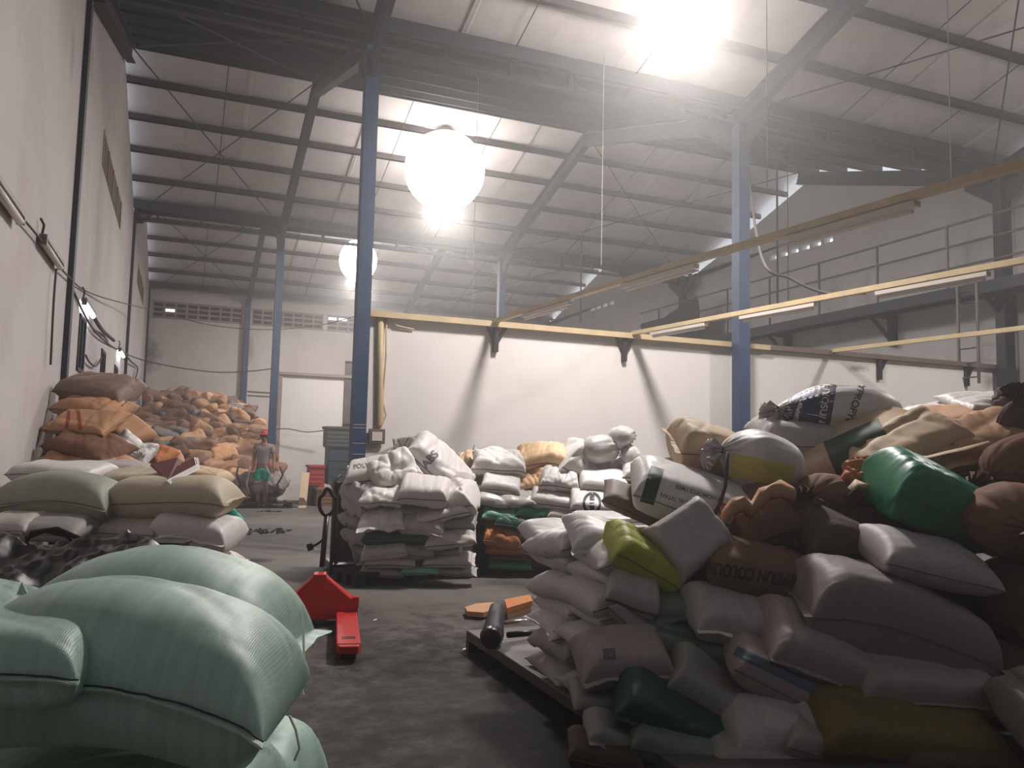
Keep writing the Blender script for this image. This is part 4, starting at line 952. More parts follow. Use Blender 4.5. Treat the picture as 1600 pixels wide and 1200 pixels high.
# curled torn paper edges
def torn(pts, zc, m, label_obj, w=.05, seed=1):
    r = random.Random(seed); P_ = [PZ(*q, zc) for q in pts]; Mi = label_obj.matrix_world.inverted(); vs = []; fs = []
    for i, p in enumerate(P_):
        for k in range(5):
            a = k/4; vs.append(Mi @ (p+_u2*(w*(a-.3)*r.uniform(.7, 1.3))-_f*(.05*math.sin(a*3)+r.uniform(0, .015))))
    for i in range(len(P_)-1):
        for k in range(4): a = i*5+k; fs.append((a, a+5, a+6, a+1))
    o = MB().add(vs, fs).build('torn_edge', m, label_obj, smooth=True); s = o.modifiers.new('s', 'SOLIDIFY'); s.thickness = .005; return o
bpy.context.view_layer.update()
torn([(1120, 838), (1128, 815), (1142, 798), (1160, 790), (1172, 802), (1185, 785), (1200, 772), (1218, 770), (1238, 776)], 4.2, SM['tan'], find('curled bright edge'), .085, 3)
torn([(1420, 718), (1445, 716), (1470, 710), (1500, 704), (1540, 692)], 4.5, SM['tan_light'], find('ragged pale hem'), .025, 5)
torn([(1322, 770), (1335, 760), (1350, 762), (1362, 772)], 4.35, SM['tan_light'], find('orange-brown torn'), .05, 6)

# platform the neat stack stands on, with a roller lying on it
pf = empty('steel_platform', (1.88, 4.2, 0)); tag(pf, 'low dark steel platform under the neat white stack', 'platform')
MB().box(0, 1.7, -1.9, 1.15, .07, .135).build('plate', m_steel, pf, bevel=.006)
for y in (-1.9, 1.09): MB().box(0.0, 1.7, y, y+.06, .0, .07).build('end_skid', m_black, pf)
for y in (-1.0, 0, .5): MB().box(.05, 1.6, y, y+.08, 0, .07).build('skid', m_black, pf)
p_ = PH(778, 972, .25); rl = empty('jack_roller', (p_.x, p_.y, .135)); tag(rl, 'dark jack head with chrome bar lying at the platform end', 'jack')
MB().tube([(-.10, -.16, .06), (-.07, -.10, .065), (.0, .05, .12), (.05, .14, .17)], [.055, .07, .06, .055], 14).build('body', m_dark, rl, smooth=True)
MB().tube([(-.12, -.19, .05), (-.10, -.15, .06)], [.06, .075], 14).build('foot', m_black, rl, smooth=True)
MB().tube([(.06, .02, .10), (.32, .10, .10)], .012, 8).build('chrome_bar', m_chrome, rl, smooth=True)
MB().tube([(.05, -.05, .04), (.34, .0, .035)], .02, 8).build('linkage', m_black, rl, smooth=True)
# tan cardboard strips on the floor
for k, (pts, lab) in enumerate((([(726, 956), (745, 950), (772, 948), (776, 958), (755, 965), (730, 963)], 'tan cardboard scrap lying on the floor left of the jack head'), ([(788, 944), (828, 936), (832, 946), (792, 958)], 'orange-tan cardboard strip on the floor behind the jack head'))):
    P_ = [PH(*q, .06 if k else .02) for q in pts]; c = sum(P_, Vector())/len(P_)
    o = MB().prism([p-c for p in P_], (0, 0, .04)).build('cardboard_scrap', SM['orange'] if k else SM['tan'], loc=c); tag(o, lab, 'cardboard')
    if k: MB().prism([(p-c)*.9+Vector((0, 0, -.062)) for p in P_], (0, 0, .06)).build('fold', SM['tan'], o)

# ---------------------------------------------------------------- pallets of white sacks before the partition
def pallet(x, y, w, d, lab, m=m_wood, rot=0):
    p = empty('pallet', (x, y, 0)); p.rotation_euler.z = rot; tag(p, lab, 'pallet')
    for k in range(7): MB().box(-w/2+k*(w-.1)/6, -w/2+k*(w-.1)/6+.1, -d/2, d/2, .115, .135).build('deck_board', m, p)
    for yy in (-d/2, -.05, d/2-.1):
        MB().box(-w/2, w/2, yy, yy+.1, .095, .115).build('stringer_board', m, p)
        for xx in (-w/2, -.05, w/2-.1): MB().box(xx, xx+.1, yy, yy+.1, .02, .095).build('block', m, p)
        MB().box(-w/2, w/2, yy, yy+.1, 0, .02).build('bottom_board', m, p)
    return p
pallet(2.52, 8.95, 1.1, 1.1, 'worn dark pallet under the nearer pile of white sacks')
pallet(4.15, 9.2, 1.2, 1.0, 'dark pallet with a pale rail under the mixed green and white pile', rot=-.05)
P1L = [
 (574, 738, 8.7, 62, 44, .5, 0, -8, 25, 'white', 'white sack with faint grey print at the top left of the first pile', dict(proto=0, hem='l')),
 (614, 736, 8.6, 80, 58, .5, 20, -20, 40, 'white', 'white crumpled sack leaning at the top middle of the first pile', dict(proto=3, crs=.15, soft=.4)),
 (638, 700, 9.0, 46, 40, .3, 0, -10, 70, 'grey', 'grey paper sack standing highest on the first pile', dict(proto=2, crs=.1)),
 (690, 728, 8.9, 120, 52, .5, 10, 38, 30, 'white', 'long white lettered sack sliding down the right of the first pile', dict(proto=0, crs=.1)),
 (598, 719, 9.1, 60, 30, .4, 0, -20, 20, 'grey', 'small grey sack peeking behind the top of the first pile', dict(proto=2)),
 (568, 780, 8.5, 46, 56, .5, 40, 0, 15, 'white_dirty', 'white sack end at the upper left side of the first pile', dict(proto=3, crs=.15)),
 (600, 772, 8.35, 70, 38, .5, 0, 0, 22, 'white', 'pleated white sack in the second row of the first pile, left', dict(proto=3, crs=.16)),
 (664, 766, 8.3, 78, 44, .5, 0, 2, 22, 'white', 'smooth white sack in the second row of the first pile, middle', dict(proto=0)),
 (708, 785, 8.4, 76, 60, .5, -20, -26, 30, 'white', 'bright white sack bulging at the right of the first pile', dict(proto=3, crs=.12)),
 (648, 790, 8.5, 70, 36, .5, 0, 0, 20, 'white_dirty', 'white sack tucked under the smooth one in the first pile', dict(proto=0)),
 (690, 798, 8.3, 90, 32, .45, 0, -14, 22, 'white', 'white sack running up to the right in the first pile', dict(proto=3, crs=.12)),
 (600, 808, 8.3, 74, 46, .5, 0, -4, 24, 'white', 'white sack with a ragged hanging flap in the first pile', dict(proto=3, crs=.15, hem='f', hemh=.06)),
 (662, 818, 8.25, 66, 34, .5, 0, 6, 24, 'white_dirty', 'off-white sack right of the ragged flap', dict(proto=0, hem='f')),
 (712, 812, 8.35, 66, 32, .5, 0, 0, 24, 'grey', 'greyish sack at the right of the fourth row, first pile', dict(proto=0)),
 (622, 832, 8.35, 104, 34, .5, 0, 0, 14, 'green_dark', 'dark green sack squeezed in the middle of the first pile', dict(proto=0)),
 (705, 836, 8.25, 82, 38, .5, 0, -4, 22, 'white_dirty', 'white sack with fanned creases right of the dark green one', dict(proto=3, crs=.15)),
 (603, 857, 8.2, 74, 32, .5, 0, -6, 22, 'white_dirty', 'white sack with small black print under the dark green one', dict(proto=0, hem='f')),
 (655, 856, 8.25, 52, 36, .5, 0, 0, 22, 'grey', 'crumpled grey-white sack in the fifth row middle, first pile', dict(proto=3, crs=.16)),
 (697, 858, 8.3, 54, 26, .5, 0, 0, 22, 'grey', 'small grey-white sack in the fifth row right, first pile', dict(proto=0)),
 (612, 873, 8.2, 82, 26, .5, 0, 0, 18, 'white_dirty', 'thin white sack in the sixth row left, first pile', dict(proto=0)),
 (700, 874, 8.2, 78, 24, .5, 0, 0, 18, 'white_dirty', 'thin white sack in the sixth row right, first pile', dict(proto=0, hem='r')),
 (600, 889, 8.2, 70, 22, .5, 0, 3, 15, 'grey', 'flat grey sack at the bottom left of the first pile', dict(proto=3)),
 (658, 889, 8.15, 62, 18, .4, 0, 3, 15, 'green_mint', 'mint green crumpled sack at the bottom of the first pile', dict(proto=3, crs=.2)),
 (708, 890, 8.2, 68, 18, .5, 0, 3, 15, 'grey', 'flat grey sack at the bottom right of the first pile', dict(proto=3, hem='r')),
 (566, 815, 8.6, 30, 34, .5, 60, 10, 10, 'white_dirty', 'crumpled sack mouth on the left side of the first pile, upper', dict(proto=3, crs=.25, soft=.6)),
 (568, 838, 8.6, 30, 30, .5, 60, -10, 10, 'white_dirty', 'crumpled sack mouth on the left side of the first pile, middle', dict(proto=3, crs=.25, soft=.6)),
 (572, 862, 8.6, 34, 34, .5, 60, 10, 10, 'white_dirty', 'crumpled sack mouth on the left side of the first pile, lower', dict(proto=3, crs=.25, soft=.6)),
]
p1 = {a[10]: sack(*a[:-1], **a[-1]) for a in P1L}
for r_, py in enumerate((760, 790, 820, 850, 880)):
    for c_, px in enumerate((600, 655, 705)): core('first', Matrix.Translation(PZ(px, py, 8.9)) @ orient(0, 0, 0) @ Matrix.Diagonal((.58, .6, .33, 1)))
core_done('first', 'dull white sacks in the hidden core of the first white pile')
g = lambda d, s: next(v for k, v in d.items() if s in k)
decal_text(g(p1, 'sliding down'), 'ABS', ink_grey, (672, 718, 8.8), -48, .12, thick=.03)
decal_text(g(p1, 'faint grey print'), 'POLYMER', ink_grey, (574, 727, 8.7), -8, .07, thick=.01)
decal_text(g(p1, 'small black print'), 'APEX', ink_black, (598, 844, 8.1), -6, .10, thick=.02)

P2L = [
 (737, 720, 9.8, 50, 30, .4, 0, -10, 20, 'tan_light', 'brownish torn sack at the top left of the second pile', dict(proto=3, crs=.2)),
 (757, 706, 9.9, 40, 14, .3, 0, 14, 40, 'grey', 'grey paper flap standing on the second pile', dict(proto=2)),
 (778, 722, 9.4, 88, 44, .5, 0, 4, 24, 'white', 'bright white sack at the top of the second pile, left', dict(proto=3, crs=.12)),
 (846, 716, 9.5, 84, 44, .5, 0, 4, 24, 'peach', 'peach-coloured sack at the top of the second pile', dict(proto=3, crs=.12)),
 (745, 752, 9.7, 60, 40, .5, 0, 0, 20, 'grey', 'grey sack in the second row of the second pile, far left', dict(proto=0)),
 (784, 752, 9.2, 62, 34, .5, 0, 6, 22, 'white', 'white sack in the second row of the second pile', dict(proto=0)),
 (828, 748, 9.3, 62, 34, .45, 0, -10, 30, 'peach', 'peach crumpled small sack in the second row', dict(proto=3, crs=.22)),
 (872, 750, 9.2, 60, 40, .5, 0, 6, 26, 'white', 'creased white sack right of the small peach one', dict(proto=3, crs=.15)),
 (912, 728, 9.4, 80, 64, .5, 20, 30, 40, 'white', 'white wrinkled sack draped right of the peach one', dict(proto=3, crs=.2, soft=.4)),
 (950, 728, 9.5, 60, 36, .5, 0, 20, 30, 'white', 'white sack under the clear wrapped bundles', dict(proto=3, crs=.16)),
 (745, 776, 9.6, 60, 36, .5, 0, 0, 20, 'grey', 'grey sack in the third row of the second pile, far left', dict(proto=0)),
 (790, 775, 9.1, 100, 32, .5, 0, 2, 20, m_clear, 'plastic wrapped white sack in the third row of the second pile', dict(proto=3, crs=.2)),
 (868, 778, 9.1, 80, 38, .5, 0, 10, 24, 'white', 'white sack with an open end in the third row', dict(proto=0, hem='l')),
 (942, 752, 9.1, 74, 38, .5, 0, 0, 22, 'white', 'plump white sack above the logo sack', dict(proto=0)),
 (930, 787, 8.8, 80, 36, .5, 0, 4, 26, 'white', 'white sack with a black oval logo', dict(proto=0)),
 (985, 768, 9.0, 50, 32, .45, 0, 10, 26, 'white', 'small creased white sack beside the plump one', dict(proto=3, crs=.2)),
 (1010, 738, 9.2, 80, 38, .5, 0, 8, 24, 'white', 'white sack at the right end of the second pile', dict(proto=3, crs=.14)),
 (1015, 768, 9.3, 70, 40, .5, 0, 8, 24, 'white_dirty', 'off-white sack low at the right end of the second pile', dict(proto=0)),
 (880, 802, 9.0, 50, 24, .45, 0, 10, 22, 'white', 'small white sack right of the green ones', dict(proto=0)),
 (782, 800, 9.0, 56, 26, .5, 0, 0, 22, 'green_mint', 'mint green sack in the fourth row of the second pile', dict(proto=3, crs=.18)),
 (836, 796, 9.05, 60, 32, .5, 0, 4, 24, 'green', 'green sack in the fourth row of the second pile', dict(proto=3, crs=.16)),
 (812, 812, 9.0, 76, 36, .5, 0, 8, 22, 'green_dark', 'darker green sack under the mint and green ones', dict(proto=3, crs=.12)),
 (797, 788, 9.0, 40, 12, .4, 0, 8, 22, 'orange', 'thin peach scrap sack above the mint green one', dict(proto=3)),
 (745, 808, 9.6, 56, 60, .5, 0, 0, 10, 'green_dark', 'dark green sack in shadow at the left of the second pile', dict(proto=0)),
 (785, 835, 8.95, 60, 36, .5, 0, 8, 22, 'orange', 'shiny orange-brown sack under the green ones', dict(proto=3, crs=.12)),
 (820, 832, 9.0, 50, 22, .5, 0, 26, 22, 'white', 'white sack mouth beside the orange-brown one', dict(proto=3, crs=.15)),
 (790, 857, 8.9, 64, 18, .5, 0, 2, 18, 'orange', 'flat orange sack below the orange-brown one', dict(proto=3)),
 (795, 869, 8.95, 60, 14, .5, 0, 2, 18, 'brown', 'thin brown sack near the bottom of the second pile', dict(proto=3)),
 (797, 881, 8.9, 70, 18, .5, 0, 2, 14, 'green', 'flat green sack lying on the second pallet', dict(proto=3)),
 (745, 855, 9.6, 56, 70, .5, 0, 0, 10, 'green_dark', 'dark green sack low in shadow at the left of the second pile', dict(proto=0)),
 (850, 850, 9.4, 90, 60, .5, 0, 0, 10, 'grey', 'grey sack behind the neat stack in the second pile', dict(proto=1)),
 (940, 830, 9.6, 140, 70, .5, 0, 0, 10, 'white_dirty', 'off-white sack low behind the neat stack', dict(proto=1)),
]
p2 = {a[10]: sack(*a[:-1], **a[-1]) for a in P2L}
for r_, py in enumerate((735, 765, 795, 825, 855, 875)):
    for c_, px in enumerate((785, 845, 905, 965)): core('second', Matrix.Translation(PZ(px, py, 9.75)) @ orient(0, 0, 0) @ Matrix.Diagonal((.68, .6, .33, 1)))
core_done('second', 'dull white sacks in the hidden core of the second white pile')
o = g(p2, 'oval logo'); decal_patch(o, ink_black, (925, 786, 8.7), 5, .20, .24, 'logo_ring', 'ring', inner=.72); decal_patch(o, ink_black, (925, 786, 8.7), 0, .05, .20, 'logo_bar', n=6)
# clear plastic wrapped round bundles
for k, (px, py, w, h) in enumerate(((940, 700, 58, 50), (973, 682, 46, 38), (985, 712, 42, 40))):
    o = tied(px, py, 9.35, w, h, 200+40*k, 10, 0, m_clear, ['clear plastic bag of scrap, left of three on the second pile', 'clear plastic bag of scrap, topmost on the second pile', 'clear plastic bag of scrap, lowest of three at the right'][k], pleat=.12, flat=.9)

# ---------------------------------------------------------------- red pallet truck
pj = empty('pallet_truck', (1.0, 5.25, 0)); pj.rotation_euler.z = R(-10); tag(pj, 'red hand pallet truck standing in the aisle', 'pallet truck')
hy = 6.45-5.35; fz = .10
def fork(xc):
    mb = MB(); w = .155
    mb.prism([(xc-w/2, 0.06, fz-.045), (xc+w/2, .06, fz-.045), (xc+w/2, hy, fz-.045), (xc-w/2, hy, fz-.045)], (0, 0, .055))
    mb.prism([(xc-w/2+.02, 0.0, fz-.045), (xc+w/2-.02, 0, fz-.045), (xc+w/2, .06, fz-.045), (xc-w/2, .06, fz-.045)], (0, 0, .05))
    f = mb.build('fork', m_red, pj, bevel=.008)
    for y in (.20, .24): MB().box(xc-.045, xc+.045, y-.012, y+.008, fz+.0105, fz+.0125).build('slot', m_black, f)
    MB().tube([(xc-.05, .12, .04), (xc+.05, .12, .04)], .04, 14).build('roller', m_rubber, f, smooth=True)
for xc in (.06, -.32): fork(xc)
bd = MB()
bd.prism([(-.42, hy, .06), (.145, hy, .06), (.145, hy, .16), (-.1, hy+.06, .36), (-.20, hy+.06, .36), (-.42, hy, .16)], (0, .05, 0))
bd.prism([(.145, hy, .16), (.145, hy+.22, .16), (-.1, hy+.20, .36), (-.1, hy+.06, .36)], (-.02, 0, 0)).prism([(-.42, hy, .16), (-.42, hy+.22, .16), (-.20, hy+.2, .36), (-.20, hy+.06, .36)], (.02, 0, 0))
bd.box(-.2, -.1, hy+.06, hy+.22, .34, .38).box(-.42, .145, hy, hy+.25, .05, .09)
bd.build('battery_frame', m_red, pj, bevel=.008)
MB().box(.10, .15, hy-.02, hy+.06, .14, .22).build('lug', m_red, pj, bevel=.005)
MB().tube([(-.14, hy+.3, 0.08), (-.14, hy+.3, .34)], .05, 12).build('pump', m_dark, pj, smooth=True)
for s in (-.05, .05): MB().tube([(-.14+s-.02, hy+.32, .09), (-.14+s+.02, hy+.32, .09)], .09, 16).build('steer_wheel', m_rubber, pj, smooth=True)
hd = [(-.14, hy+.32, .4), (-.13, hy+.36, .62), (-.12, hy+.40, .80)]
MB().tube(hd, .022, 8).build('tiller', m_black, pj, smooth=True)
c_ = Vector((-.12, hy+.42, .91)); MB().tube([c_+Vector((.065*math.sin(a)*(1 if math.cos(a) > -.5 else .6), .03*math.cos(a), -.11*math.cos(a))) for a in [i*2*math.pi/20 for i in range(21)]], .016, 8).build('loop_handle', m_black, pj, smooth=True)
MB().tube([(-.13, hy+.38, .62), (-.18, hy+.37, .58), (-.22, hy+.36, .56)], .01, 6).build('release_lever', m_black, pj, smooth=True)
MB().tube([(-.22, hy+.36, .56), (-.26, hy+.35, .55)], .028, 8).build('lever_knob', m_rubber, pj, smooth=True)

# upright grey platform trolley left of the first pile
a0 = PD(521, 895, 8.95); a1 = PD(556, 895, 8.95); tr = empty('platform_trolley', ((a0.x+a1.x)/2+.02, 8.95, 0)); tag(tr, 'grey steel platform trolley tipped upright beside the first pile', 'trolley')
MB().box(-.15, .20, 0, .03, .12, .98).build('deck', m_steel, tr, bevel=.006)
MB().tube([(-.17, -.01, .0), (-.17, -.01, 1.0), (-.11, -.01, 1.06)], .02, 8).tube([(-.13, -.02, .1), (-.12, -.02, .98)], .012, 8).build('rail', m_steel, tr, smooth=True)
MB().tube([(-.14, -.01, .58), (-.03, -.02, .63), (.1, -.02, .61), (.18, -.01, .56)], .009, 6).build('curved_strap', m_dark, tr, smooth=True)
MB().box(-.16, .21, -.02, .5, .02, .10).build('base', m_black, tr, bevel=.01)
for s in (-.1, .15): MB().tube([(s-.015, .1, .06), (s+.015, .1, .06)], .06, 14).build('castor', m_rubber, tr, smooth=True)
tw_ = PD(547, 757, 8.8); o = sack(546, 758, 8.9, 32, 30, .2, 0, 30, 0, m_plastic, 'crumpled black plastic bag on top of the upright trolley', proto=3, crs=.3, soft=.7, name='plastic_bag', cat='bag')
pallet(1.95, 8.35, .75, .5, 'broken low pallet in the shadow between trolley and first pile', m_dark, rot=.3)

# far end: cabinet, crates, box, plank
fy = 19.6
def crate(px0, px1, py0, py1, D, lab, m, name, cat, dep=.5, lid=True):
    A = PD(px0, py1, D); B = PD(px1, py0, D); A.z = max(A.z, 0)
    w = B.x-A.x; h = B.z-A.z; c = empty(name, ((A.x+B.x)/2, D, A.z)); tag(c, lab, cat)
    MB().box(-w/2, w/2, 0, .02, 0, h).box(-w/2, w/2, dep-.02, dep, 0, h).box(-w/2, -w/2+.02, .02, dep-.02, 0, h).box(w/2-.02, w/2, .02, dep-.02, 0, h).box(-w/2+.02, w/2-.02, .02, dep-.02, 0, .02).build('body', m, c, bevel=.01)
    MB().box(-w/2-.02, w/2+.02, -.03, .0, h-.06, h).box(-w/2-.02, w/2+.02, dep, dep+.03, h-.06, h).box(-w/2-.03, -w/2, -.03, dep+.03, h-.06, h).box(w/2, w/2+.03, -.03, dep+.03, h-.06, h).build('rim', m, c, bevel=.006)
    if lid: MB().box(-w/2, w/2, 0, dep, h-.03, h).build('lid', m, c)
    for k in range(3): MB().box(-w/2+.04, w/2-.04, -.012, 0, h*(.2+.2*k), h*(.2+.2*k)+.015).build('rib', m, c)
    return c
m_petrol = mat('petrol_plastic', (42, 56, 66), .55, var=.15); m_redp = mat('red_plastic', (158, 52, 54), .55, var=.15); m_grn = mat('grey_green_plastic', (70, 74, 72), .6, var=.15)
crate(512, 550, 696, 757, fy, 'tall petrol-blue plastic bin standing by the tall blue column', m_petrol, 'plastic_bin', 'bin', .6)
crate(510, 548, 667, 697, fy, 'dark grey-green crate stacked on the petrol-blue bin', m_grn, 'plastic_crate', 'crate', .55)
crate(483, 508, 727, 762, fy+.1, 'red plastic crate left of the petrol-blue bin', m_redp, 'plastic_crate', 'crate', .5)
crate(494, 524, 763, 796, fy-.3, 'brown carton on the floor under the petrol-blue bin', SM['brown'], 'carton', 'box', .5)
crate(522, 552, 757, 800, fy, 'dark box on the floor behind the brown carton', m_dark, 'carton', 'box', .5)
q0 = PH(472, 794, 0); pk = MB().bar((0, 0, 0), (.10, .35, .78), .17, .03).build('plank', SM['tan_light'], loc=q0); tag(pk, 'pale plank leaning against the red crate', 'plank'); MB().bar((.012, .02, .06), (.03, .10, .22), .18, .034).build('end_cleat', m_wood, pk)
crate(483, 496, 758, 795, fy+.05, 'narrow dark box under the red crate', m_dark, 'carton', 'box', .4)
gb = empty('meter_board', PD(545, 615, 21.405)); tag(gb, 'tall grey board hanging behind the tall blue column', 'board')
MB().box(-.12, .2, 0, .04, -.85, .85).build('panel', m_steel, gb, bevel=.005); [MB().box(-.13, .21, -.01, .0, z, z+.06).build('edge_strip', m_dark, gb) for z in (.8, -.86)]
# horizontal rails between the slim columns
for k, (pz, lab) in enumerate(((612, 'upper thin rail between the far blue posts'), (618, 'lower thin rail between the far blue posts'))):
    A = PD(386, pz, 30); B = PD(430, pz+3, 30); A.y = B.y = 29.9
    tag(MB().tube([(0, 0, 0), B-A], .03, 6).build('rail', m_wood, loc=A), lab, 'rail')

# strapped bale of grey wrap next to the person, and the debris on the floor
bl_ = sack(406, 754, 18.35, 84, 56, .7, 0, 2, 15, 'heap_c', 'grey wrapped bale with pale straps behind the person', proto=1, crs=.25, soft=.5, name='bale', cat='bale')
for k in (0, 1, 3, 4):
    x = 374+k*16; P_ = [PZ(x+random.uniform(-6, 6), yy, 17.95) for yy in (729, 742, 757, 773)]; Mi = bl_.matrix_world.inverted()
    MB().tube([Mi @ p for p in P_], .022, 6).build('strap', m_wire if k % 2 else m_dark, bl_, smooth=True)
pallet(1.7, 19.1, 1.4, .8, 'black low pallet under the strapped bale', m_black)
def scrap(px, py, n, rad, lab, seed):
    c = PH(px, py, 0); r = random.Random(seed); mb = MB()
    for k in range(n):
        a = r.uniform(0, 6.28); d = rad*math.sqrt(r.random()); p = Vector((d*math.cos(a)*1.3, d*math.sin(a)*.8, 0)); s = r.uniform(.03, .09)
        mb.prism([p, p+Vector((s, r.uniform(-.02, .02), r.uniform(0, .03))), p+Vector((s*.6, s*.7, r.uniform(.01, .05))), p+Vector((-s*.2, s*.5, .01))], (0, 0, .004))
    o = mb.build('floor_scraps', m_plastic, loc=c); tag(o, lab, 'scraps', kind='stuff')
scrap(385, 832, 70, .55, 'shiny black plastic shreds scattered on the floor by the teal sack', 3)
scrap(415, 800, 10, .25, 'a few dark shreds on the floor near the person', 4)
for k, (px, py) in enumerate(((583, 970), (723, 1016), (575, 905), (1, 1))[:3]):
    c = PH(px, py, 0.0); tag(MB().prism([(0, 0, 0), (.035, .005, .004), (.03, .02, .008), (.005, .015, .003)], (0, 0, .003)).build('paper_scrap', ink_white, loc=c), ['tiny white paper scrap on the floor right of the red truck', 'tiny white paper scrap on the floor in mid aisle', 'tiny white paper scrap behind the red truck'][k], 'paper scrap')
# moss-like stains are in the wall paint; broken plaster edge above the right part of the partition
# ---------------------------------------------------------------- the person
def skin_body(name, joints, bones, m, parent, sub=2):
    me = bpy.data.meshes.new(name); ks = list(joints); me.from_pydata([joints[k][0] for k in ks], [(ks.index(a), ks.index(b)) for a, b in bones], [])
    o = put(name, me, m, parent); md = o.modifiers.new('sk', 'SKIN'); md.use_smooth_shade = True
    for i, k in enumerate(ks):
        rr = joints[k][1]; me.skin_vertices[0].data[i].radius = rr if isinstance(rr, tuple) else (rr, rr)
    me.skin_vertices[0].data[0].use_root = True
    s = o.modifiers.new('s', 'SUBSURF'); s.levels = s.render_levels = sub
    return o
pp = PH(408, 793, 0); per = empty('person', pp); per.rotation_euler.z = R(-20)
tag(per, 'person in a red cap, grey shirt and green shorts standing barefoot', 'person')
m_skin = mat('skin_tan', (128, 88, 68), .6, var=.05); m_shirt = mat('shirt_grey', (132, 122, 124), .85, var=.12, scale=6); m_short = mat('shorts_teal', (24, 140, 122), .7, var=.12, scale=8)
m_cap = mat('cap_red', (172, 44, 48), .7); m_hair = mat('hair_black', (24, 20, 20), .8)
J = {'pelvis': ((0, 0, .90), (.13, .10)), 'waist': ((0, 0, 1.05), (.125, .09)), 'chest': ((0, -.01, 1.24), (.15, .105)), 'upper': ((0, 0, 1.36), (.11, .08)), 'neck': ((0, -.01, 1.44), .05), 'head0': ((.0, -.03, 1.52), (.068, .078)), 'head1': ((0, -.03, 1.62), (.072, .085)),
     'shl': ((-.17, 0, 1.36), .055), 'ell': ((-.22, .02, 1.09), .04), 'wrl': ((-.20, -.06, .86), .028), 'hal': ((-.20, -.08, .80), .032),
     'shr': ((.17, 0, 1.36), .055), 'elr': ((.24, -.02, 1.10), .04), 'wrr': ((.27, -.14, .90), .028), 'har': ((.28, -.17, .85), .032),
     'hl': ((-.085, 0, .86), .09), 'kl': ((-.09, -.02, .48), .058), 'al': ((-.09, .02, .09), .036), 'hel': ((-.09, .03, .04), .036), 'tl': ((-.11, -.12, .025), (.032, .022)),
     'hr': ((.085, 0, .86), .09), 'kr': ((.08, -.05, .48), .058), 'ar': ((.07, 0, .09), .036), 'her': ((.07, .01, .04), .036), 'tr': ((.08, -.15, .025), (.032, .022))}
skin_body('body', J, [('pelvis', 'waist'), ('waist', 'chest'), ('chest', 'upper'), ('upper', 'neck'), ('neck', 'head0'), ('head0', 'head1'), ('upper', 'shl'), ('shl', 'ell'), ('ell', 'wrl'), ('wrl', 'hal'),
     ('upper', 'shr'), ('shr', 'elr'), ('elr', 'wrr'), ('wrr', 'har'), ('pelvis', 'hl'), ('hl', 'kl'), ('kl', 'al'), ('al', 'hel'), ('hel', 'tl'), ('pelvis', 'hr'), ('hr', 'kr'), ('kr', 'ar'), ('ar', 'her'), ('her', 'tr')], m_skin, per)
K = {'w': ((0, 0, .87), (.152, .12)), 'a': ((0, 0, 1.08), (.145, .11)), 'c': ((0, -.01, 1.24), (.168, .122)), 'u': ((0, 0, 1.36), (.125, .095)), 'n': ((0, 0, 1.42), .062), 'sl': ((-.175, 0, 1.355), .07), 'el': ((-.205, .01, 1.19), .066), 'sr': ((.175, 0, 1.355), .07), 'er': ((.215, -.01, 1.19), .066)}
skin_body('shirt', K, [('w', 'a'), ('a', 'c'), ('c', 'u'), ('u', 'n'), ('u', 'sl'), ('sl', 'el'), ('u', 'sr'), ('sr', 'er')], m_shirt, per)
K = {'w': ((0, 0, .95), (.145, .115)), 'p': ((0, 0, .86), (.155, .125)), 'l': ((-.088, 0, .80), .105), 'l2': ((-.092, -.015, .56), .105), 'r': ((.088, 0, .80), .105), 'r2': ((.088, -.035, .56), .105)}
skin_body('shorts', K, [('w', 'p'), ('p', 'l'), ('l', 'l2'), ('p', 'r'), ('r', 'r2')], m_short, per)
MB().lathe([(.001, .095), (.05, .086), (.078, .045), (.086, 0), (.083, -.01)], (0, -.03, 1.62), 20).build('cap_crown', m_cap, per, smooth=True)
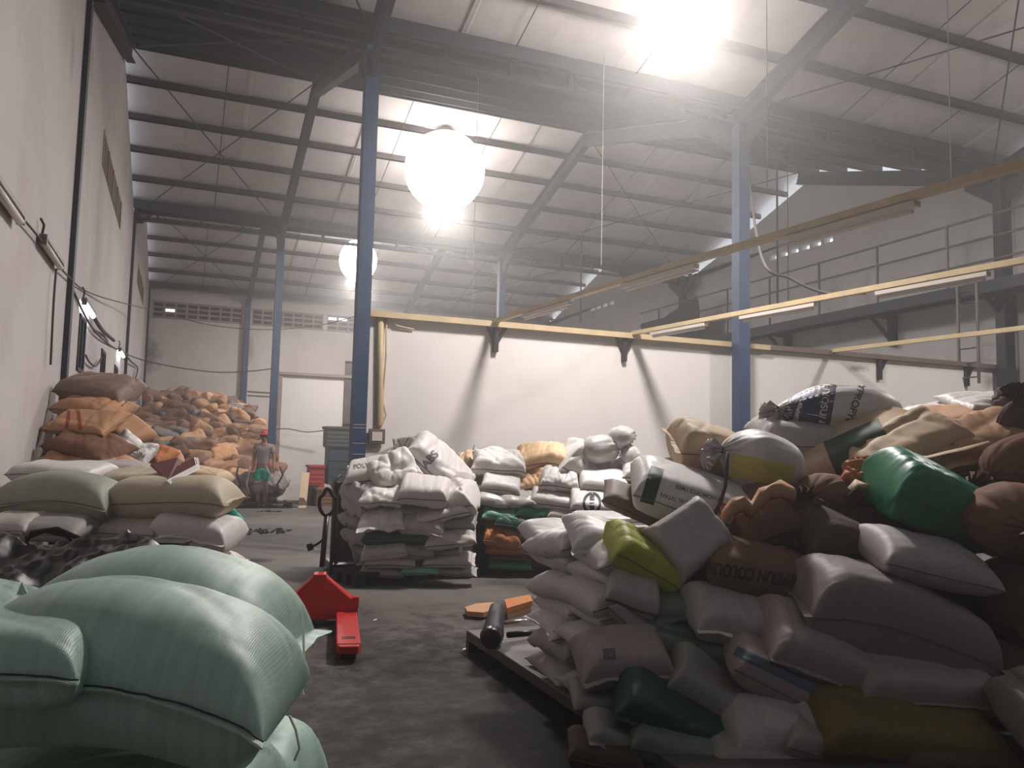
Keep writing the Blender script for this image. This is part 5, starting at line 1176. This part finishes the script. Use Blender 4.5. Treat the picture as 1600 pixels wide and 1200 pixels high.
MB().prism([(.07*math.cos(a), -.10-.085*math.sin(a), 1.625-.015*math.sin(a)) for a in [math.pi*i/8 for i in range(9)]], (0, 0, .012)).build('cap_brim', m_cap, per)
MB().lathe([(.082, 0), (.086, -.04), (.07, -.07)], (0, -.02, 1.61), 20).build('hair', m_hair, per, smooth=True)
for s in (-1, 1):
    MB().lathe([(.001, .012), (.008, .006), (.008, -.006), (.001, -.012)], (s*.028, -.108, 1.575), 8).build('eye', m_hair, per, smooth=True)
    MB().lathe([(.001, .028), (.012, .02), (.014, 0), (.008, -.02), (.001, -.026)], (s*.08, -.02, 1.565), 8).build('ear', m_skin, per, smooth=True)
MB().tube([(0, -.10, 1.58), (0, -.128, 1.545), (0, -.11, 1.538)], [.008, .014, .008], 8).build('nose', m_skin, per, smooth=True)
MB().box(-.022, .022, -.112, -.104, 1.508, 1.516).build('mouth', m_hair, per)
for sx, (hx, hy_, hz) in ((-1, (-.20, -.085, .79)), (1, (.28, -.18, .84))):
    for k in range(4):
        x = hx+(k-1.5)*.017; l_ = (.058, .068, .064, .05)[k]
        MB().tube([(x, hy_, hz), (x, hy_-.008, hz-l_*.55), (x+.002, hy_+.004, hz-l_)], [.0085, .008, .006], 7).build('finger', m_skin, per, smooth=True)
    MB().tube([(hx-sx*.03, hy_-.01, hz+.02), (hx-sx*.042, hy_-.025, hz-.01), (hx-sx*.04, hy_-.03, hz-.035)], [.011, .009, .007], 7).build('thumb', m_skin, per, smooth=True)

# thin haze added to spread a glow around the lamps
hz = MB().box(XL+.001, XR-.001, YN+.001, D3-.001, .001, 9.3).mesh('glow_haze')
hm = bpy.data.materials.new('glow_haze'); hm.use_nodes = True; nt = hm.node_tree; nt.nodes.clear()
vo = nt.nodes.new('ShaderNodeVolumeScatter'); vo.inputs['Density'].default_value = .010; vo.inputs['Anisotropy'].default_value = .72; vo.inputs['Color'].default_value = (1, .97, .95, 1)
oo = nt.nodes.new('ShaderNodeOutputMaterial'); nt.links.new(vo.outputs[0], oo.inputs['Volume'])
tag(put('glow_haze', hz, hm), 'thin haze added to spread the glow of the lamps', 'haze', kind='stuff')
